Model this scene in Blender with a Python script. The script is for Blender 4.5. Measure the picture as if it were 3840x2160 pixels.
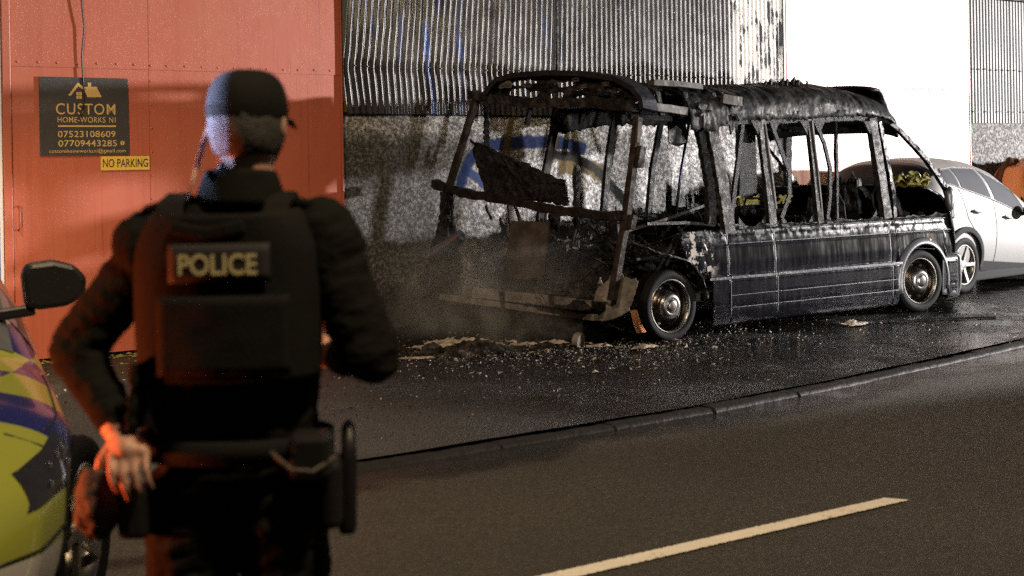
import bpy, math, random
import numpy as np
from mathutils import Vector, Matrix, noise
random.seed(7)
for o in list(bpy.data.objects): bpy.data.objects.remove(o)
SC = bpy.context.scene
COL = SC.collection
R = math.radians

# ------------------------------------------------------------------ camera
cam_d = bpy.data.cameras.new('camera')
cam = bpy.data.objects.new('camera', cam_d); COL.objects.link(cam)
cam_d.lens = 50; cam_d.sensor_width = 36
cam_d.shift_y = -0.1201
cam_d.clip_end = 2000
cam.matrix_world = Matrix.Translation((0, 0, 1.68)) @ Matrix.Rotation(R(90), 4, 'X') @ Matrix.Rotation(-0.017, 4, 'Z')
cam_d.dof.use_dof = True; cam_d.dof.focus_distance = 14.0; cam_d.dof.aperture_fstop = 2.9
SC.camera = cam

# ------------------------------------------------------------------ night sky
W = bpy.data.worlds.new('World'); SC.world = W; W.use_nodes = True
wn = W.node_tree; sky = wn.nodes.new('ShaderNodeTexSky'); sky.sky_type = 'NISHITA'
sky.sun_disc = False; sky.sun_elevation = R(-1.5); sky.sun_rotation = R(60)
bg = wn.nodes['Background']; wn.links.new(sky.outputs[0], bg.inputs[0]); bg.inputs[1].default_value = 0.12

# ------------------------------------------------------------------ lamps of the place
def spot(name, loc, target, energy, color, size, angle, blend=.2):
    l = bpy.data.lights.new(name, 'SPOT'); l.energy = energy; l.color = color
    l.shadow_soft_size = size; l.spot_size = R(angle); l.spot_blend = blend
    o = bpy.data.objects.new(name, l); COL.objects.link(o); o.location = loc
    o.rotation_euler = (Vector(target) - Vector(loc)).to_track_quat('-Z', 'Y').to_euler(); return o
def point(name, loc, energy, color, size):
    l = bpy.data.lights.new(name, 'POINT'); l.energy = energy; l.color = color; l.shadow_soft_size = size
    o = bpy.data.objects.new(name, l); COL.objects.link(o); o.location = loc; return o
# scene floodlight on a mast down the street to the right
spot('floodlight_lamp', (22.0, 19.6, 3.3), (2.0, 17.15, 2.0), 50000, (1.0, .95, .93), .32, 41, .12)
# headlamps of a fire appliance standing across the carriageway on the right
spot('headlamp', (8.8, 6.2, 1.05), (2.0, 17.2, 2.6), 6600, (1.0, .97, .95), .12, 38, .6)
# street lamp high over the carriageway
spot('street_lamp', (2.0, 1.2, 8.2), (1.4, 6.8, 0), 2600, (1.0, .74, .44), .25, 100, .8)
spot('street_lamp', (-3.6, 6.6, 7.6), (-.2, 11.0, 0), 1900, (1.0, .76, .52), .25, 100, .8)
# blue beacon of an unseen vehicle, beam narrowed onto the officer's head, brake lamps of a vehicle beside the camera, reversing lamp of the patrol car
spot('unseen_blue_beacon', (-2.6, 3.85, 1.93), (-.70, 3.4, 1.87), 3000, (.50, .60, 1.0), .18, 11, .7)
spot('brake_lamp', (-2.2, 3.26, .8), (-.9, 3.4, 1.12), 240, (1.0, .16, .04), .07, 52, .6)
spot('reversing_lamp', (-3.95, 9.6, .8), (-4.15, 12.7, .40), 260, (1.0, .72, .42), .06, 75, .7)

SC.view_settings.view_transform = 'Standard'; SC.view_settings.look = 'None'
SC.view_settings.exposure = 0; SC.view_settings.gamma = 1
SC.render.engine = 'CYCLES'
SC.cycles.use_denoising = False
SC.cycles.max_bounces = 6; SC.cycles.volume_bounces = 0
SC.cycles.sample_clamp_indirect = 2; SC.cycles.sample_clamp_direct = 4
SC.cycles.caustics_reflective = False; SC.cycles.caustics_refractive = False

# ------------------------------------------------------------------ frames
# the wall runs along D; t = metres along it, n = metres into it
A = R(37.2108)
D = Vector((math.cos(A), math.sin(A), 0)); NN = Vector((-math.sin(A), math.cos(A), 0))
W0 = Vector((-3.6217, 13.1148, 0))
def WL(t, n, z=0): return W0 + D * t + NN * n + Vector((0, 0, z))
def nk(t): return -5.62 + (.0225 * (t - 1) ** 2 if 1 < t < 4 else (.2025 + .135 * (t - 4) if t >= 4 else 0))   # kerb line
def fbm(x, y, z=0., o=3): return noise.fractal(Vector((x, y, z)), 1.0, 2.0, o)

# ------------------------------------------------------------------ objects
def put(o, parent=None):
    COL.objects.link(o)
    if parent is not None: o.parent = parent
    return o
def tag(o, label=None, cat=None, group=None, kind=None):
    if label: o['label'] = label
    if cat: o['category'] = cat
    if group: o['group'] = group
    if kind: o['kind'] = kind
    return o
def thing(name, label, cat, loc=(0, 0, 0), rz=0, group=None):
    o = bpy.data.objects.new(name, None); o.empty_display_size = .2; put(o)
    o.location = loc; o.rotation_euler = (0, 0, rz)
    return tag(o, label, cat, group)

class MB:
    def __init__(s): s.v = []; s.f = []; s.m = []; s.cm = 0
    def add(s, vs, fs):
        b = len(s.v); s.v += [tuple(p) for p in vs]
        s.f += [tuple(i + b for i in f) for f in fs]; s.m += [s.cm] * len(fs); return s
    def box(s, x0, x1, y0, y1, z0, z1):
        vs = [(x, y, z) for x in (x0, x1) for y in (y0, y1) for z in (z0, z1)]
        return s.add(vs, [(0, 1, 3, 2), (4, 6, 7, 5), (0, 4, 5, 1), (2, 3, 7, 6), (0, 2, 6, 4), (1, 5, 7, 3)])
    def grid(s, fn, nu, nv, close_u=False, close_v=False):
        vs = [fn(i / (nu if close_u else max(nu, 1)), j / max(nv, 1)) for i in range(nu + (0 if close_u else 1)) for j in range(nv + (0 if close_v else 1))]
        nj = nv + (0 if close_v else 1); ni = nu + (0 if close_u else 1); fs = []
        for i in range(nu):
            for j in range(nv):
                a = i * nj + j; b = ((i + 1) % ni) * nj + j; c = ((i + 1) % ni) * nj + (j + 1) % nj; d_ = i * nj + (j + 1) % nj
                fs.append((a, b, c, d_))
        return s.add(vs, fs)
    def tube(s, path, r, n=6, cap=True, jit=0.):
        path = [Vector(p) for p in path]; rs = r if isinstance(r, (list, tuple)) else [r] * len(path)
        up = Vector((0, 0, 1)); vs = []; fs = []
        for i, p in enumerate(path):
            t = (path[min(i + 1, len(path) - 1)] - path[max(i - 1, 0)]).normalized()
            a = t.cross(up if abs(t.z) < .9 else Vector((1, 0, 0))).normalized(); b = t.cross(a)
            for k in range(n):
                q = 2 * math.pi * k / n; rr = rs[i] * (1 + jit * (random.random() - .5) * 2)
                vs.append(p + a * math.cos(q) * rr + b * math.sin(q) * rr)
        for i in range(len(path) - 1):
            for k in range(n):
                fs.append((i * n + k, i * n + (k + 1) % n, (i + 1) * n + (k + 1) % n, (i + 1) * n + k))
        if cap: fs += [tuple(range(n))[::-1], tuple((len(path) - 1) * n + k for k in range(n))]
        return s.add(vs, fs)
    def bar(s, path, w, h, side=(0, 1, 0), jit=0., sub=1):
        """rectangular bar along a path; w across 'side', h across the other"""
        pts = [Vector(p) for p in path]
        if sub > 1:
            q = []
            for i in range(len(pts) - 1):
                for k in range(sub): q.append(pts[i].lerp(pts[i + 1], k / sub))
            pts = q + [pts[-1]]
        vs = []; fs = []; side = Vector(side)
        for i, p in enumerate(pts):
            t = (pts[min(i + 1, len(pts) - 1)] - pts[max(i - 1, 0)]).normalized()
            a = (side - t * side.dot(t)).normalized(); b = t.cross(a)
            for sa, sb in ((-1, -1), (1, -1), (1, 1), (-1, 1)):
                ja = 1 + jit * (random.random() - .5) * 2; jb = 1 + jit * (random.random() - .5) * 2
                vs.append(p + a * sa * w / 2 * ja + b * sb * h / 2 * jb)
        for i in range(len(pts) - 1):
            for k in range(4): fs.append((i * 4 + k, i * 4 + (k + 1) % 4, (i + 1) * 4 + (k + 1) % 4, (i + 1) * 4 + k))
        m = (len(pts) - 1) * 4; fs += [(3, 2, 1, 0), (m, m + 1, m + 2, m + 3)]
        return s.add(vs, fs)
    def lathe(s, prof, n=32, c=(0, 0, 0), axis='y', flip=1):
        """profile of (r, h) pairs spun about an axis"""
        c = Vector(c)
        def fn(i, j):
            q = 2 * math.pi * i; k = j * (len(prof) - 1); k0 = int(round(k)); r, h = prof[k0]
            if axis == 'y': return c + Vector((r * math.cos(q), h, r * math.sin(q) * flip))
            if axis == 'z': return c + Vector((r * math.cos(q), r * math.sin(q), h))
            return c + Vector((h, r * math.cos(q), r * math.sin(q)))
        return s.grid(fn, n, len(prof) - 1, close_u=True)
    def prism(s, poly, fn, depth):
        """polygon (a,b) list -> fn(a,b,h) with h in 0, depth"""
        n = len(poly); vs = [fn(a, b, 0) for a, b in poly] + [fn(a, b, depth) for a, b in poly]
        fs = [tuple(range(n))[::-1], tuple(range(n, 2 * n))] + [(i, (i + 1) % n, n + (i + 1) % n, n + i) for i in range(n)]
        return s.add(vs, fs)
    def ell(s, c, r, nu=14, nv=9):
        c = Vector(c)
        return s.grid(lambda i, j: c + Vector((r[0] * math.cos(6.28319 * i) * math.sin(math.pi * j), r[1] * math.sin(6.28319 * i) * math.sin(math.pi * j), -r[2] * math.cos(math.pi * j))), nu, nv, close_u=True)
    def xf(s, fn): s.v = [tuple(fn(Vector(p))) for p in s.v]; return s
    def build(s, name, mat, parent=None, smooth=False, bevel=0, weld=False):
        me = bpy.data.meshes.new(name); me.from_pydata(s.v, [], s.f)
        mats = mat if isinstance(mat, (list, tuple)) else [mat]
        for m in mats: me.materials.append(m)
        if len(mats) > 1: me.polygons.foreach_set('material_index', s.m)
        if smooth: me.polygons.foreach_set('use_smooth', [True] * len(me.polygons))
        me.update()
        o = bpy.data.objects.new(name, me); put(o, parent)
        if bevel:
            b = o.modifiers.new('bevel', 'BEVEL'); b.width = bevel; b.segments = 2; b.limit_method = 'ANGLE'
        if smooth == 'auto':
            e = o.modifiers.new('split', 'EDGE_SPLIT'); e.split_angle = R(38)
        return o
def box(name, mat, parent, *a, bevel=0): return MB().box(*a).build(name, mat, parent, bevel=bevel)

def text_mesh(body, width=None, height=None, offset=0., spacing=1.0):
    """lettering as flat mesh data centred on the origin in x, baseline at 0, scaled to a width and cap height"""
    cu = bpy.data.curves.new('lettering', 'FONT'); cu.body = body; cu.offset = offset; cu.space_character = spacing
    cu.extrude = .0; ob = bpy.data.objects.new('lettering', cu); COL.objects.link(ob)
    bpy.context.view_layer.update()
    me = bpy.data.meshes.new_from_object(ob.evaluated_get(bpy.context.evaluated_depsgraph_get()))
    bpy.data.objects.remove(ob); bpy.data.curves.remove(cu)
    co = np.empty(len(me.vertices) * 3); me.vertices.foreach_get('co', co); co = co.reshape(-1, 3)
    x0, x1 = co[:, 0].min(), co[:, 0].max(); y1 = co[:, 1].max(); y0 = 0
    co[:, 0] -= (x0 + x1) / 2
    if width: co[:, 0] *= width / (x1 - x0)
    if height: co[:, 1] *= height / (y1 - y0)
    return me, co
def text(name, body, mat, parent, fn, width, height, offset=0., spacing=1.0):
    me, co = text_mesh(body, width, height, offset, spacing)
    for v, c in zip(me.vertices, co): v.co = fn(c[0], c[1])
    me.materials.clear(); me.materials.append(mat); me.name = name
    return put(bpy.data.objects.new(name, me), parent)

# ------------------------------------------------------------------ materials
class G:
    """small node-graph helper"""
    def __init__(s, name):
        s.m = bpy.data.materials.new(name); s.m.use_nodes = True; s.t = s.m.node_tree
        s.b = s.t.nodes['Principled BSDF']; s._co = None
    def n(s, kind, **kw):
        x = s.t.nodes.new(kind)
        for k, v in kw.items(): setattr(x, k, v)
        return x
    def l(s, a, b): s.t.links.new(a, b)
    def put(s, sock, v):
        if isinstance(v, bpy.types.NodeSocket): s.l(v, sock)
        elif isinstance(v, (tuple, list)) and len(v) == 3 and sock.type == 'RGBA': sock.default_value = (*v, 1)
        elif sock.type == 'RGBA': sock.default_value = (v, v, v, 1)
        else: sock.default_value = v
    @property
    def co(s):
        if s._co is None: s._co = s.n('ShaderNodeTexCoord').outputs['Object']
        return s._co
    def map(s, scale=(1, 1, 1), loc=(0, 0, 0), rot=(0, 0, 0)):
        m = s.n('ShaderNodeMapping'); s.l(s.co, m.inputs[0]); m.inputs['Scale'].default_value = scale
        m.inputs['Location'].default_value = loc; m.inputs['Rotation'].default_value = rot; return m.outputs[0]
    def noise(s, scale, detail=4, rough=.55, vec=None, dist=0.):
        x = s.n('ShaderNodeTexNoise'); s.l(vec or s.co, x.inputs['Vector']); x.inputs['Scale'].default_value = scale
        x.inputs['Detail'].default_value = detail; x.inputs['Roughness'].default_value = rough; x.inputs['Distortion'].default_value = dist
        return x.outputs['Fac']
    def voro(s, scale, vec=None, feature='F1', out='Distance'):
        x = s.n('ShaderNodeTexVoronoi', feature=feature); s.l(vec or s.co, x.inputs['Vector']); x.inputs['Scale'].default_value = scale
        return x.outputs[out]
    def ramp(s, fac, *stops):
        x = s.n('ShaderNodeValToRGB'); s.l(fac, x.inputs[0]); e = x.color_ramp.elements
        while len(e) < len(stops): e.new(.5)
        for k, (p, c) in zip(e, stops):
            k.position = p; k.color = (c, c, c, 1) if isinstance(c, (int, float)) else (*c, 1)
        return x.outputs[0]
    def mix(s, fac, a, b, mode='MIX'):
        x = s.n('ShaderNodeMix', data_type='RGBA', blend_type=mode); s.put(x.inputs[0], fac); s.put(x.inputs[6], a); s.put(x.inputs[7], b); return x.outputs[2]
    def math(s, op, a, b=0., c=0.):
        x = s.n('ShaderNodeMath', operation=op); s.put(x.inputs[0], a); s.put(x.inputs[1], b); s.put(x.inputs[2], c); return x.outputs[0]
    def xyz(s):
        x = s.n('ShaderNodeSeparateXYZ'); s.l(s.co, x.inputs[0]); return x.outputs
    def range(s, v, a, b, c=0., d=1.):
        x = s.n('ShaderNodeMapRange', interpolation_type='SMOOTHSTEP'); s.put(x.inputs[0], v)
        for i, k in enumerate((a, b, c, d)): x.inputs[i + 1].default_value = k
        return x.outputs[0]
    def bump(s, h, strength=.5, dist=.01, prev=None):
        x = s.n('ShaderNodeBump'); s.l(h, x.inputs['Height']); s.put(x.inputs['Strength'], strength); x.inputs['Distance'].default_value = dist
        if prev: s.l(prev, x.inputs['Normal'])
        return x.outputs[0]
    def out(s, base=None, rough=None, metal=None, normal=None, spec=None, coat=None, alpha=None, trans=None, emit=None, estr=1):
        b = s.b
        if base is not None: s.put(b.inputs['Base Color'], base)
        if rough is not None: s.put(b.inputs['Roughness'], rough)
        if metal is not None: s.put(b.inputs['Metallic'], metal)
        if normal is not None: s.put(b.inputs['Normal'], normal)
        if spec is not None: s.put(b.inputs['Specular IOR Level'], spec)
        if coat is not None: s.put(b.inputs['Coat Weight'], coat); b.inputs['Coat Roughness'].default_value = .08
        if alpha is not None: s.put(b.inputs['Alpha'], alpha)
        if trans is not None: s.put(b.inputs['Transmission Weight'], trans)
        if emit is not None: s.put(b.inputs['Emission Color'], emit); b.inputs['Emission Strength'].default_value = estr
        return s.m

def plain(name, col, rough=.5, metal=0., var=.15, scale=8, bump=0., bscale=60, coat=None, spec=None):
    g = G(name); f = g.noise(scale, 5); lo = tuple(c * (1 - var) for c in col); hi = tuple(min(1, c * (1 + var)) for c in col)
    nrm = g.bump(g.noise(bscale, 3), bump, .01) if bump else None
    return g.out(g.mix(f, lo, hi), rough, metal, nrm, coat=coat, spec=spec)

def m_red(name='red_paint', paler=False):
    g = G(name); co = g.map((1, 1, 1))
    streak = g.ramp(g.noise(1, 6, .6, g.map((14, 14, .35))), (.52, 0), (.75, 1))
    blot = g.noise(1.3, 5, .6)
    c = g.mix(blot, (.33, .074, .040), (.42, .108, .060)); c = g.mix(g.math('MULTIPLY', streak, .45), c, (.24, .042, .018)); c = g.mix(g.ramp(g.noise(1, 5, .7, g.map((38, 38, .5), (5, 0, 2))), (.60, 0), (.68, .75)), c, (.17, .042, .014)); c = g.mix(g.ramp(g.noise(.7, 4), (.45, 0), (.7, .5)), c, (.36, .115, .068))
    if paler:
        x, y, z = g.xyz(); fd = g.ramp(g.noise(1, 6, .65, g.map((5, 5, .6), (2, 0, 0))), (.40, 1), (.62, .35)); c = g.mix(fd, c, (.50, .36, .29))  # paler, peach-toned patches mixed over the red
    drop = g.ramp(g.voro(75), (.10, 1), (.26, 0)); area = g.ramp(g.noise(1.1, 3), (.42, 0), (.6, 1))
    speck = g.math('MULTIPLY', drop, area)
    c = g.mix(g.math('MULTIPLY', speck, .35), c, (.55, .30, .22))
    h = g.math('MULTIPLY_ADD', speck, 1.0, g.math('MULTIPLY', g.noise(5, 3), .6))
    return g.out(c, g.mix(speck, .48, .22), 0, g.bump(h, .45, .01), spec=.65)

def m_roughcast(name, soot=True, dim=1.):  # soot: stains plus the minibus roof's shadow put into the colour
    g = G(name); x, y, z = g.xyz()
    fine = g.noise(30, 4, .7); big = g.noise(1.6, 6, .65)
    c = g.ramp(fine, (.40, .05), (.51, .30), (.62, .78))  # relief light and shade put into the colour: dark pits, pale tops
    c = g.mix(.3, c, (.27, .25, .235)); c = g.mix(1 - dim, c, (.01, .01, .01))
    if soot:
        wob = g.math('MULTIPLY_ADD', big, 1.4, -.7)
        low = g.range(g.math('ADD', z, wob), .2, 1.25, 1, 0)
        left = g.math('MULTIPLY', g.range(g.math('ADD', x, wob), 4.9, 3.3, 0, 1), g.range(g.math('ADD', z, g.math('MULTIPLY', wob, .3)), 2.15, 1.9, 0, .84))  # soot deepened where the minibus roof's shadow falls, shade put into colour
        blotch = g.ramp(g.noise(.9, 6, .7), (.5, 0), (.72, .75))
        s = g.math('MAXIMUM', g.math('MAXIMUM', low, left), blotch)
        c = g.mix(g.math('MULTIPLY', s, .93), c, (.018, .016, .017))
    h = g.math('MULTIPLY_ADD', g.noise(95, 2, .6), .5, g.noise(30, 4, .7))
    return g.out(c, .85, 0, g.bump(h, 1.0, .03), spec=.25)

def m_corr(name, burnt=True):
    g = G(name); x, y, z = g.xyz()
    st = g.noise(1, 6, .65, g.map((9, 9, .5)))
    if burnt:
        c = g.ramp(st, (.3, .012), (.5, .04), (.75, .11)); c = g.mix(.3, c, (.05, .047, .048))
        sm = g.ramp(g.noise(.8, 5, .65), (.38, 0), (.62, .9)); c = g.mix(sm, c, (.010, .009, .010))
        peel = g.math('MULTIPLY', g.range(x, 7.9, 8.15, 0, 1), g.ramp(g.noise(7, 5, .7, g.map((1, 1, .4))), (.46, 0), (.5, 1)))
        c = g.mix(peel, c, (.6, .58, .54))
        blue = g.math('MULTIPLY', g.range(x, 5.3, 4.8, 0, 1), g.ramp(g.noise(1, 3, .5, g.map((5, 5, .45), (3, 0, 0))), (.60, 0), (.66, .8)))
        c = g.mix(blue, c, (.03, .09, .35))  # blue reflections painted into the sheet colour as upright streaks
        rough = g.ramp(g.noise(6, 5, .6), (.3, .2), (.7, .36))
        return g.out(c, rough, 0., g.bump(g.noise(45, 4, .6), .18, .005), spec=.5)
    c = g.ramp(st, (.3, .11), (.7, .17))
    return g.out(c, .5, .15, g.bump(g.noise(30, 3), .15, .004))

def m_soot(name, dark=(.004, .0038, .004), ash=(.06, .055, .05), amt=.5, rough=(.3, .75), scale=9, bump=.7, metal=0.):
    g = G(name); f = g.noise(scale, 7, .68); c = g.mix(g.ramp(f, (.62 - amt * .3, 0), (.80, 1)), dark, ash)
    c = g.mix(g.ramp(g.noise(scale * .35, 4), (.5, 0), (.8, .5)), c, tuple(k * 1.6 for k in dark))
    r = g.ramp(g.noise(scale * 1.7, 4), (.35, rough[0]), (.65, rough[1]))
    h = g.math('ADD', g.noise(scale * 5, 5, .7), g.math('MULTIPLY', g.voro(scale * 6), .5))
    return g.out(c, r, metal, g.bump(h, bump * .6, .015), spec=.12)

def m_vanpaint():
    g = G('scorched_paint'); st = g.noise(1, 6, .65, g.map((16, 16, .7)))
    c = g.ramp(st, (.42, (.002, .002, .003)), (.70, (.0035, .0038, .0055)), (.92, (.014, .014, .016)))
    x, y, z = g.xyz()
    top = g.math('MULTIPLY', g.range(z, .86, 1.02, 0, 1), g.ramp(g.noise(12, 5, .7), (.45, 0), (.6, .8)))
    c = g.mix(top, c, (.008, .0075, .007))
    ash = g.math('MULTIPLY', g.range(g.math('ADD', x, g.math('MULTIPLY', g.noise(3, 4), .8)), 1.05, .75, 0, 1), g.ramp(g.noise(4.5, 5, .7), (.52, 0), (.56, .9)))
    ash = g.math('MULTIPLY', ash, g.range(z, .55, .68, 0, 1))
    c = g.mix(ash, c, (.24, .21, .185))
    r = g.ramp(g.noise(1, 5, .6, g.map((20, 20, 2.))), (.35, .10), (.7, .19))
    r = g.mix(g.math('MAXIMUM', top, ash), r, .7)
    h = g.math('MULTIPLY_ADD', g.noise(1, 5, .6, g.map((26, 26, 3))), .8, g.math('MULTIPLY', g.noise(3, 3), 1.6))
    return g.out(c, r, .0, g.bump(h, .07, .010), spec=g.mix(g.math('MAXIMUM', top, ash), .55, .06))

def m_asphalt():
    g = G('asphalt'); x, y, z = g.xyz()
    f = g.noise(62, 5, .85); big = g.noise(.55, 5, .6)
    c = g.ramp(f, (.38, (.014, .0125, .010)), (.52, (.043, .039, .031)), (.68, (.14, .127, .10)))
    st = g.math('MULTIPLY', g.ramp(g.voro(26), (.07, 1), (.13, 0)), g.ramp(g.noise(7, 2), (.52, 0), (.60, 1))); c = g.mix(g.math('MULTIPLY', st, .7), c, (.24, .21, .16))
    c = g.mix(g.ramp(big, (.38, 0), (.66, .6)), c, (.026, .0235, .019))
    # wet gutter beside the kerb (local y = n)
    y = g.math('SUBTRACT', y, g.math('MULTIPLY', g.math('MAXIMUM', g.math('SUBTRACT', x, 2.2), 0.), .135))
    wob = g.math('MULTIPLY_ADD', g.noise(1.1, 5, .6), .9, -.45)
    wet = g.range(g.math('ADD', y, wob), -6.25, -5.85, 0, 1)
    far = g.range(g.math('ADD', x, wob), 3.6, 5.4, 0, 1)
    wet = g.math('MAXIMUM', wet, g.math('MULTIPLY', far, g.range(g.math('ADD', y, wob), -6.5, -5.9, 0, 1)))
    c = g.mix(g.math('MULTIPLY', wet, .75), c, (.010, .009, .009))
    r = g.mix(wet, g.ramp(g.noise(90, 3), (.35, .5), (.7, .85)), g.ramp(g.noise(2.5, 5), (.42, .04), (.66, .3)))
    h = g.noise(75, 5, .75)
    return g.out(c, r, 0, g.bump(h, g.math('MULTIPLY_ADD', wet, -.55, .85), .02), spec=.5)
def m_forecourt():
    g = G('wet_forecourt'); x, y, z = g.xyz()
    f = g.noise(70, 4, .7); big = g.noise(1.0, 6, .65)
    c = g.ramp(f, (.36, (.004, .004, .004)), (.58, (.010, .009, .008)), (.76, (.05, .044, .035)))
    dry = g.math('MULTIPLY', g.range(g.math('ADD', x, g.math('MULTIPLY', big, 2.)), 2.6, -.2, 0, 1), 1)
    c = g.mix(g.math('MULTIPLY', dry, .5), c, g.ramp(f, (.3, (.035, .03, .024)), (.6, (.10, .085, .06)), (.8, (.24, .21, .15))))
    bits = g.ramp(g.voro(34), (.06, 1), (.16, 0)); bits = g.math('MULTIPLY', bits, g.ramp(g.noise(5, 3), (.5, 0), (.6, 1)))
    c = g.mix(g.math('MULTIPLY', bits, .7), c, (.30, .26, .20))
    pud = g.ramp(g.noise(.9, 5, .6), (.40, 0), (.54, 1)); pud = g.math('MULTIPLY', pud, g.range(x, 1.5, 4.5, .25, 1))
    r = g.mix(pud, g.ramp(g.noise(30, 4), (.35, .2), (.65, .5)), .06)
    r = g.mix(dry, r, .75)
    h = g.math('ADD', g.noise(48, 5, .75), g.math('MULTIPLY', g.voro(60), .7))
    return g.out(c, r, 0, g.bump(h, g.math('MULTIPLY_ADD', pud, -.78, .95), .03), spec=g.math('MULTIPLY_ADD', pud, .35, .2))

M_RED = m_red(); M_RED2 = m_red('pale_red_paint', True); M_CAST = m_roughcast('roughcast_soot_shade'); M_CAST2 = m_roughcast('roughcast_clean', False, .45)
M_CORR = m_corr('corrugated_burnt'); M_CORR2 = m_corr('corrugated_pale', False)
M_ASPH = m_asphalt(); M_FORE = m_forecourt()
M_SOOT = m_soot('soot'); M_ASHY = m_soot('ashy_char', ash=(.075, .068, .06), amt=.6, rough=(.3, .7), scale=9)
M_CHAR = m_soot('charred_wood', dark=(.003, .003, .0035), ash=(.03, .027, .026), amt=.6, rough=(.25, .6), scale=18, bump=1.)
M_RUST = m_soot('heat_browned_steel', dark=(.008, .006, .005), ash=(.045, .034, .028), amt=.7, rough=(.4, .8), scale=10, bump=.4)
M_ALU = m_soot('scorched_aluminium', dark=(.02, .018, .016), ash=(.11, .10, .09), amt=.8, rough=(.4, .7), scale=5, bump=.2)
M_PAINT = m_vanpaint()
M_RUBBER = plain('tyre_rubber', (.0035, .0035, .004), .75, 0, .3, 20, .3, 60, spec=.12)
M_CHROME = plain('steel_rim', (.36, .345, .32), .24, 1., .35, 14, .12, 40)
M_RIMDARK = plain('browned_rim', (.095, .082, .068), .28, 1., .5, 9, .1, 40)
M_BLACK = plain('black_plastic', (.010, .010, .011), .42, 0, .2, 20, .1)
M_WHITE = plain('white_gloss_paint', (.75, .76, .84), .35, 0, .08, 6)
M_YELLOW = plain('yellow_plate', (.62, .42, .08), .4, 0, .06)
M_INK = plain('black_print', (.012, .011, .012), .5, 0, .1)
M_GOLD = plain('gold_print', (.52, .36, .13), .5, 0, .06)
M_SCREW = plain('screw_steel', (.25, .24, .22), .4, .8, .2)
# ================================================================== the setting
def sheet(name, mat, x0, x1, y0, y1, z, nu=1, nv=1, amp=0., kind='structure', loc=None, rz=0):
    def fn(i, j):
        x = x0 + (x1 - x0) * i; a = y0(x) if callable(y0) else y0; b = y1(x) if callable(y1) else y1; y = a + (b - a) * j
        return (x, y, z + (amp * fbm(x * 1.3, y * 1.3) if amp else 0))
    o = MB().grid(fn, nu, nv).build(name, mat, None, smooth=bool(amp))
    o.location = loc or (0, 0, 0); o.rotation_euler = (0, 0, rz); return tag(o, kind=kind)
tag(sheet('ground', plain('earth', (.05, .045, .04), .9), -300, 300, -300, 300, -.14), 'dark ground beyond the street')
road = sheet('road', M_ASPH, -60, 30, -16, lambda t: nk(min(t, 18)) + .02, -.04, 180, 12, .006, loc=W0, rz=A)
tag(road, 'brown lit asphalt carriageway in the foreground')
fore = sheet('forecourt', M_FORE, -20, 30, lambda t: nk(min(t, 18)) + .05, .05, 0, 200, 40, .006, loc=W0, rz=A)
tag(fore, 'wet soot blackened forecourt under the burnt minibus')
kerb = thing('kerb', 'row of worn wet kerb stones between road and forecourt', None, WL(3, -5.64), A); kerb['kind'] = 'structure'
M_KERB = plain('kerb_stone', (.016, .0145, .0135), .6, 0, .6, 5, .8, 22, spec=.12)
kme = None
for k in range(26):
    t = -9.5 + k * .915
    if kme is None:
        mb = MB()
        def kf(i, j):
            x = -.457 + .914 * i
            prof = [(-.075, -.14), (-.077, -.03), (-.066, -.012), (-.045, .0), (.06, .0), (.075, -.01), (.075, -.14)]
            y, z = prof[int(round(j * 6))]; return (x, y + .008 * fbm(x * 9, j * 7), z + .007 * fbm(x * 7, j * 5, 3))
        mb.grid(kf, 20, 6); mb.box(-.4565, -.456, -.06, .06, -.13, -.012); mb.box(.456, .4565, -.06, .06, -.13, -.012)
        o = mb.build('kerb_stone', M_KERB, kerb, smooth=True); kme = o.data
    else: o = put(bpy.data.objects.new('kerb_stone', kme), kerb)
    o.location = (t - 3, nk(t) + 5.64 - .02 + random.uniform(-.006, .006), -.010 + random.uniform(-.008, .004)); o.rotation_euler = (random.uniform(-.05, .05), random.uniform(-.004, .004), math.atan(nk(t + .5) - nk(t - .5)) + random.uniform(-.004, .004))
# centre line dash
def gtn(x, y): q = Vector((x, y, 0)) - W0; return q.dot(D), q.dot(NN)
def m_line():
    g = G('road_paint'); f = g.noise(60, 5, .7); c = g.mix(g.noise(9, 4), (.55, .52, .45), (.70, .66, .57))
    wear = g.math('MAXIMUM', g.ramp(f, (.60, 0), (.68, .85)), g.ramp(g.noise(14, 5, .7), (.60, 0), (.66, .5))); return g.out(g.mix(wear, c, (.07, .06, .05)), .7, 0, g.bump(f, .4, .006))
d0, d1 = gtn(.102, 5.944), gtn(.277, 5.934); e0, e1 = gtn(1.854, 7.19), gtn(1.966, 7.139)
mb = MB(); NS = 400
def lf(i, j):
    ti = -1.6 + 3.6 * i  # extend past the frame
    a = Vector(d0).lerp(Vector(e0), i * 1.8 - .8); b = Vector(d1).lerp(Vector(e1), i * 1.8 - .8)
    p = a.lerp(b, j); e = (.009 * fbm(i * 190, j * 2) + .006 * fbm(i * 600, j * 2)) if j in (0, 1) else 0
    return (p.x, p.y + e, -.0335)
mb.grid(lf, NS, 3); o = mb.build('centre_line', m_line(), road)
tag(o, 'worn pale dash of the centre line')
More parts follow.
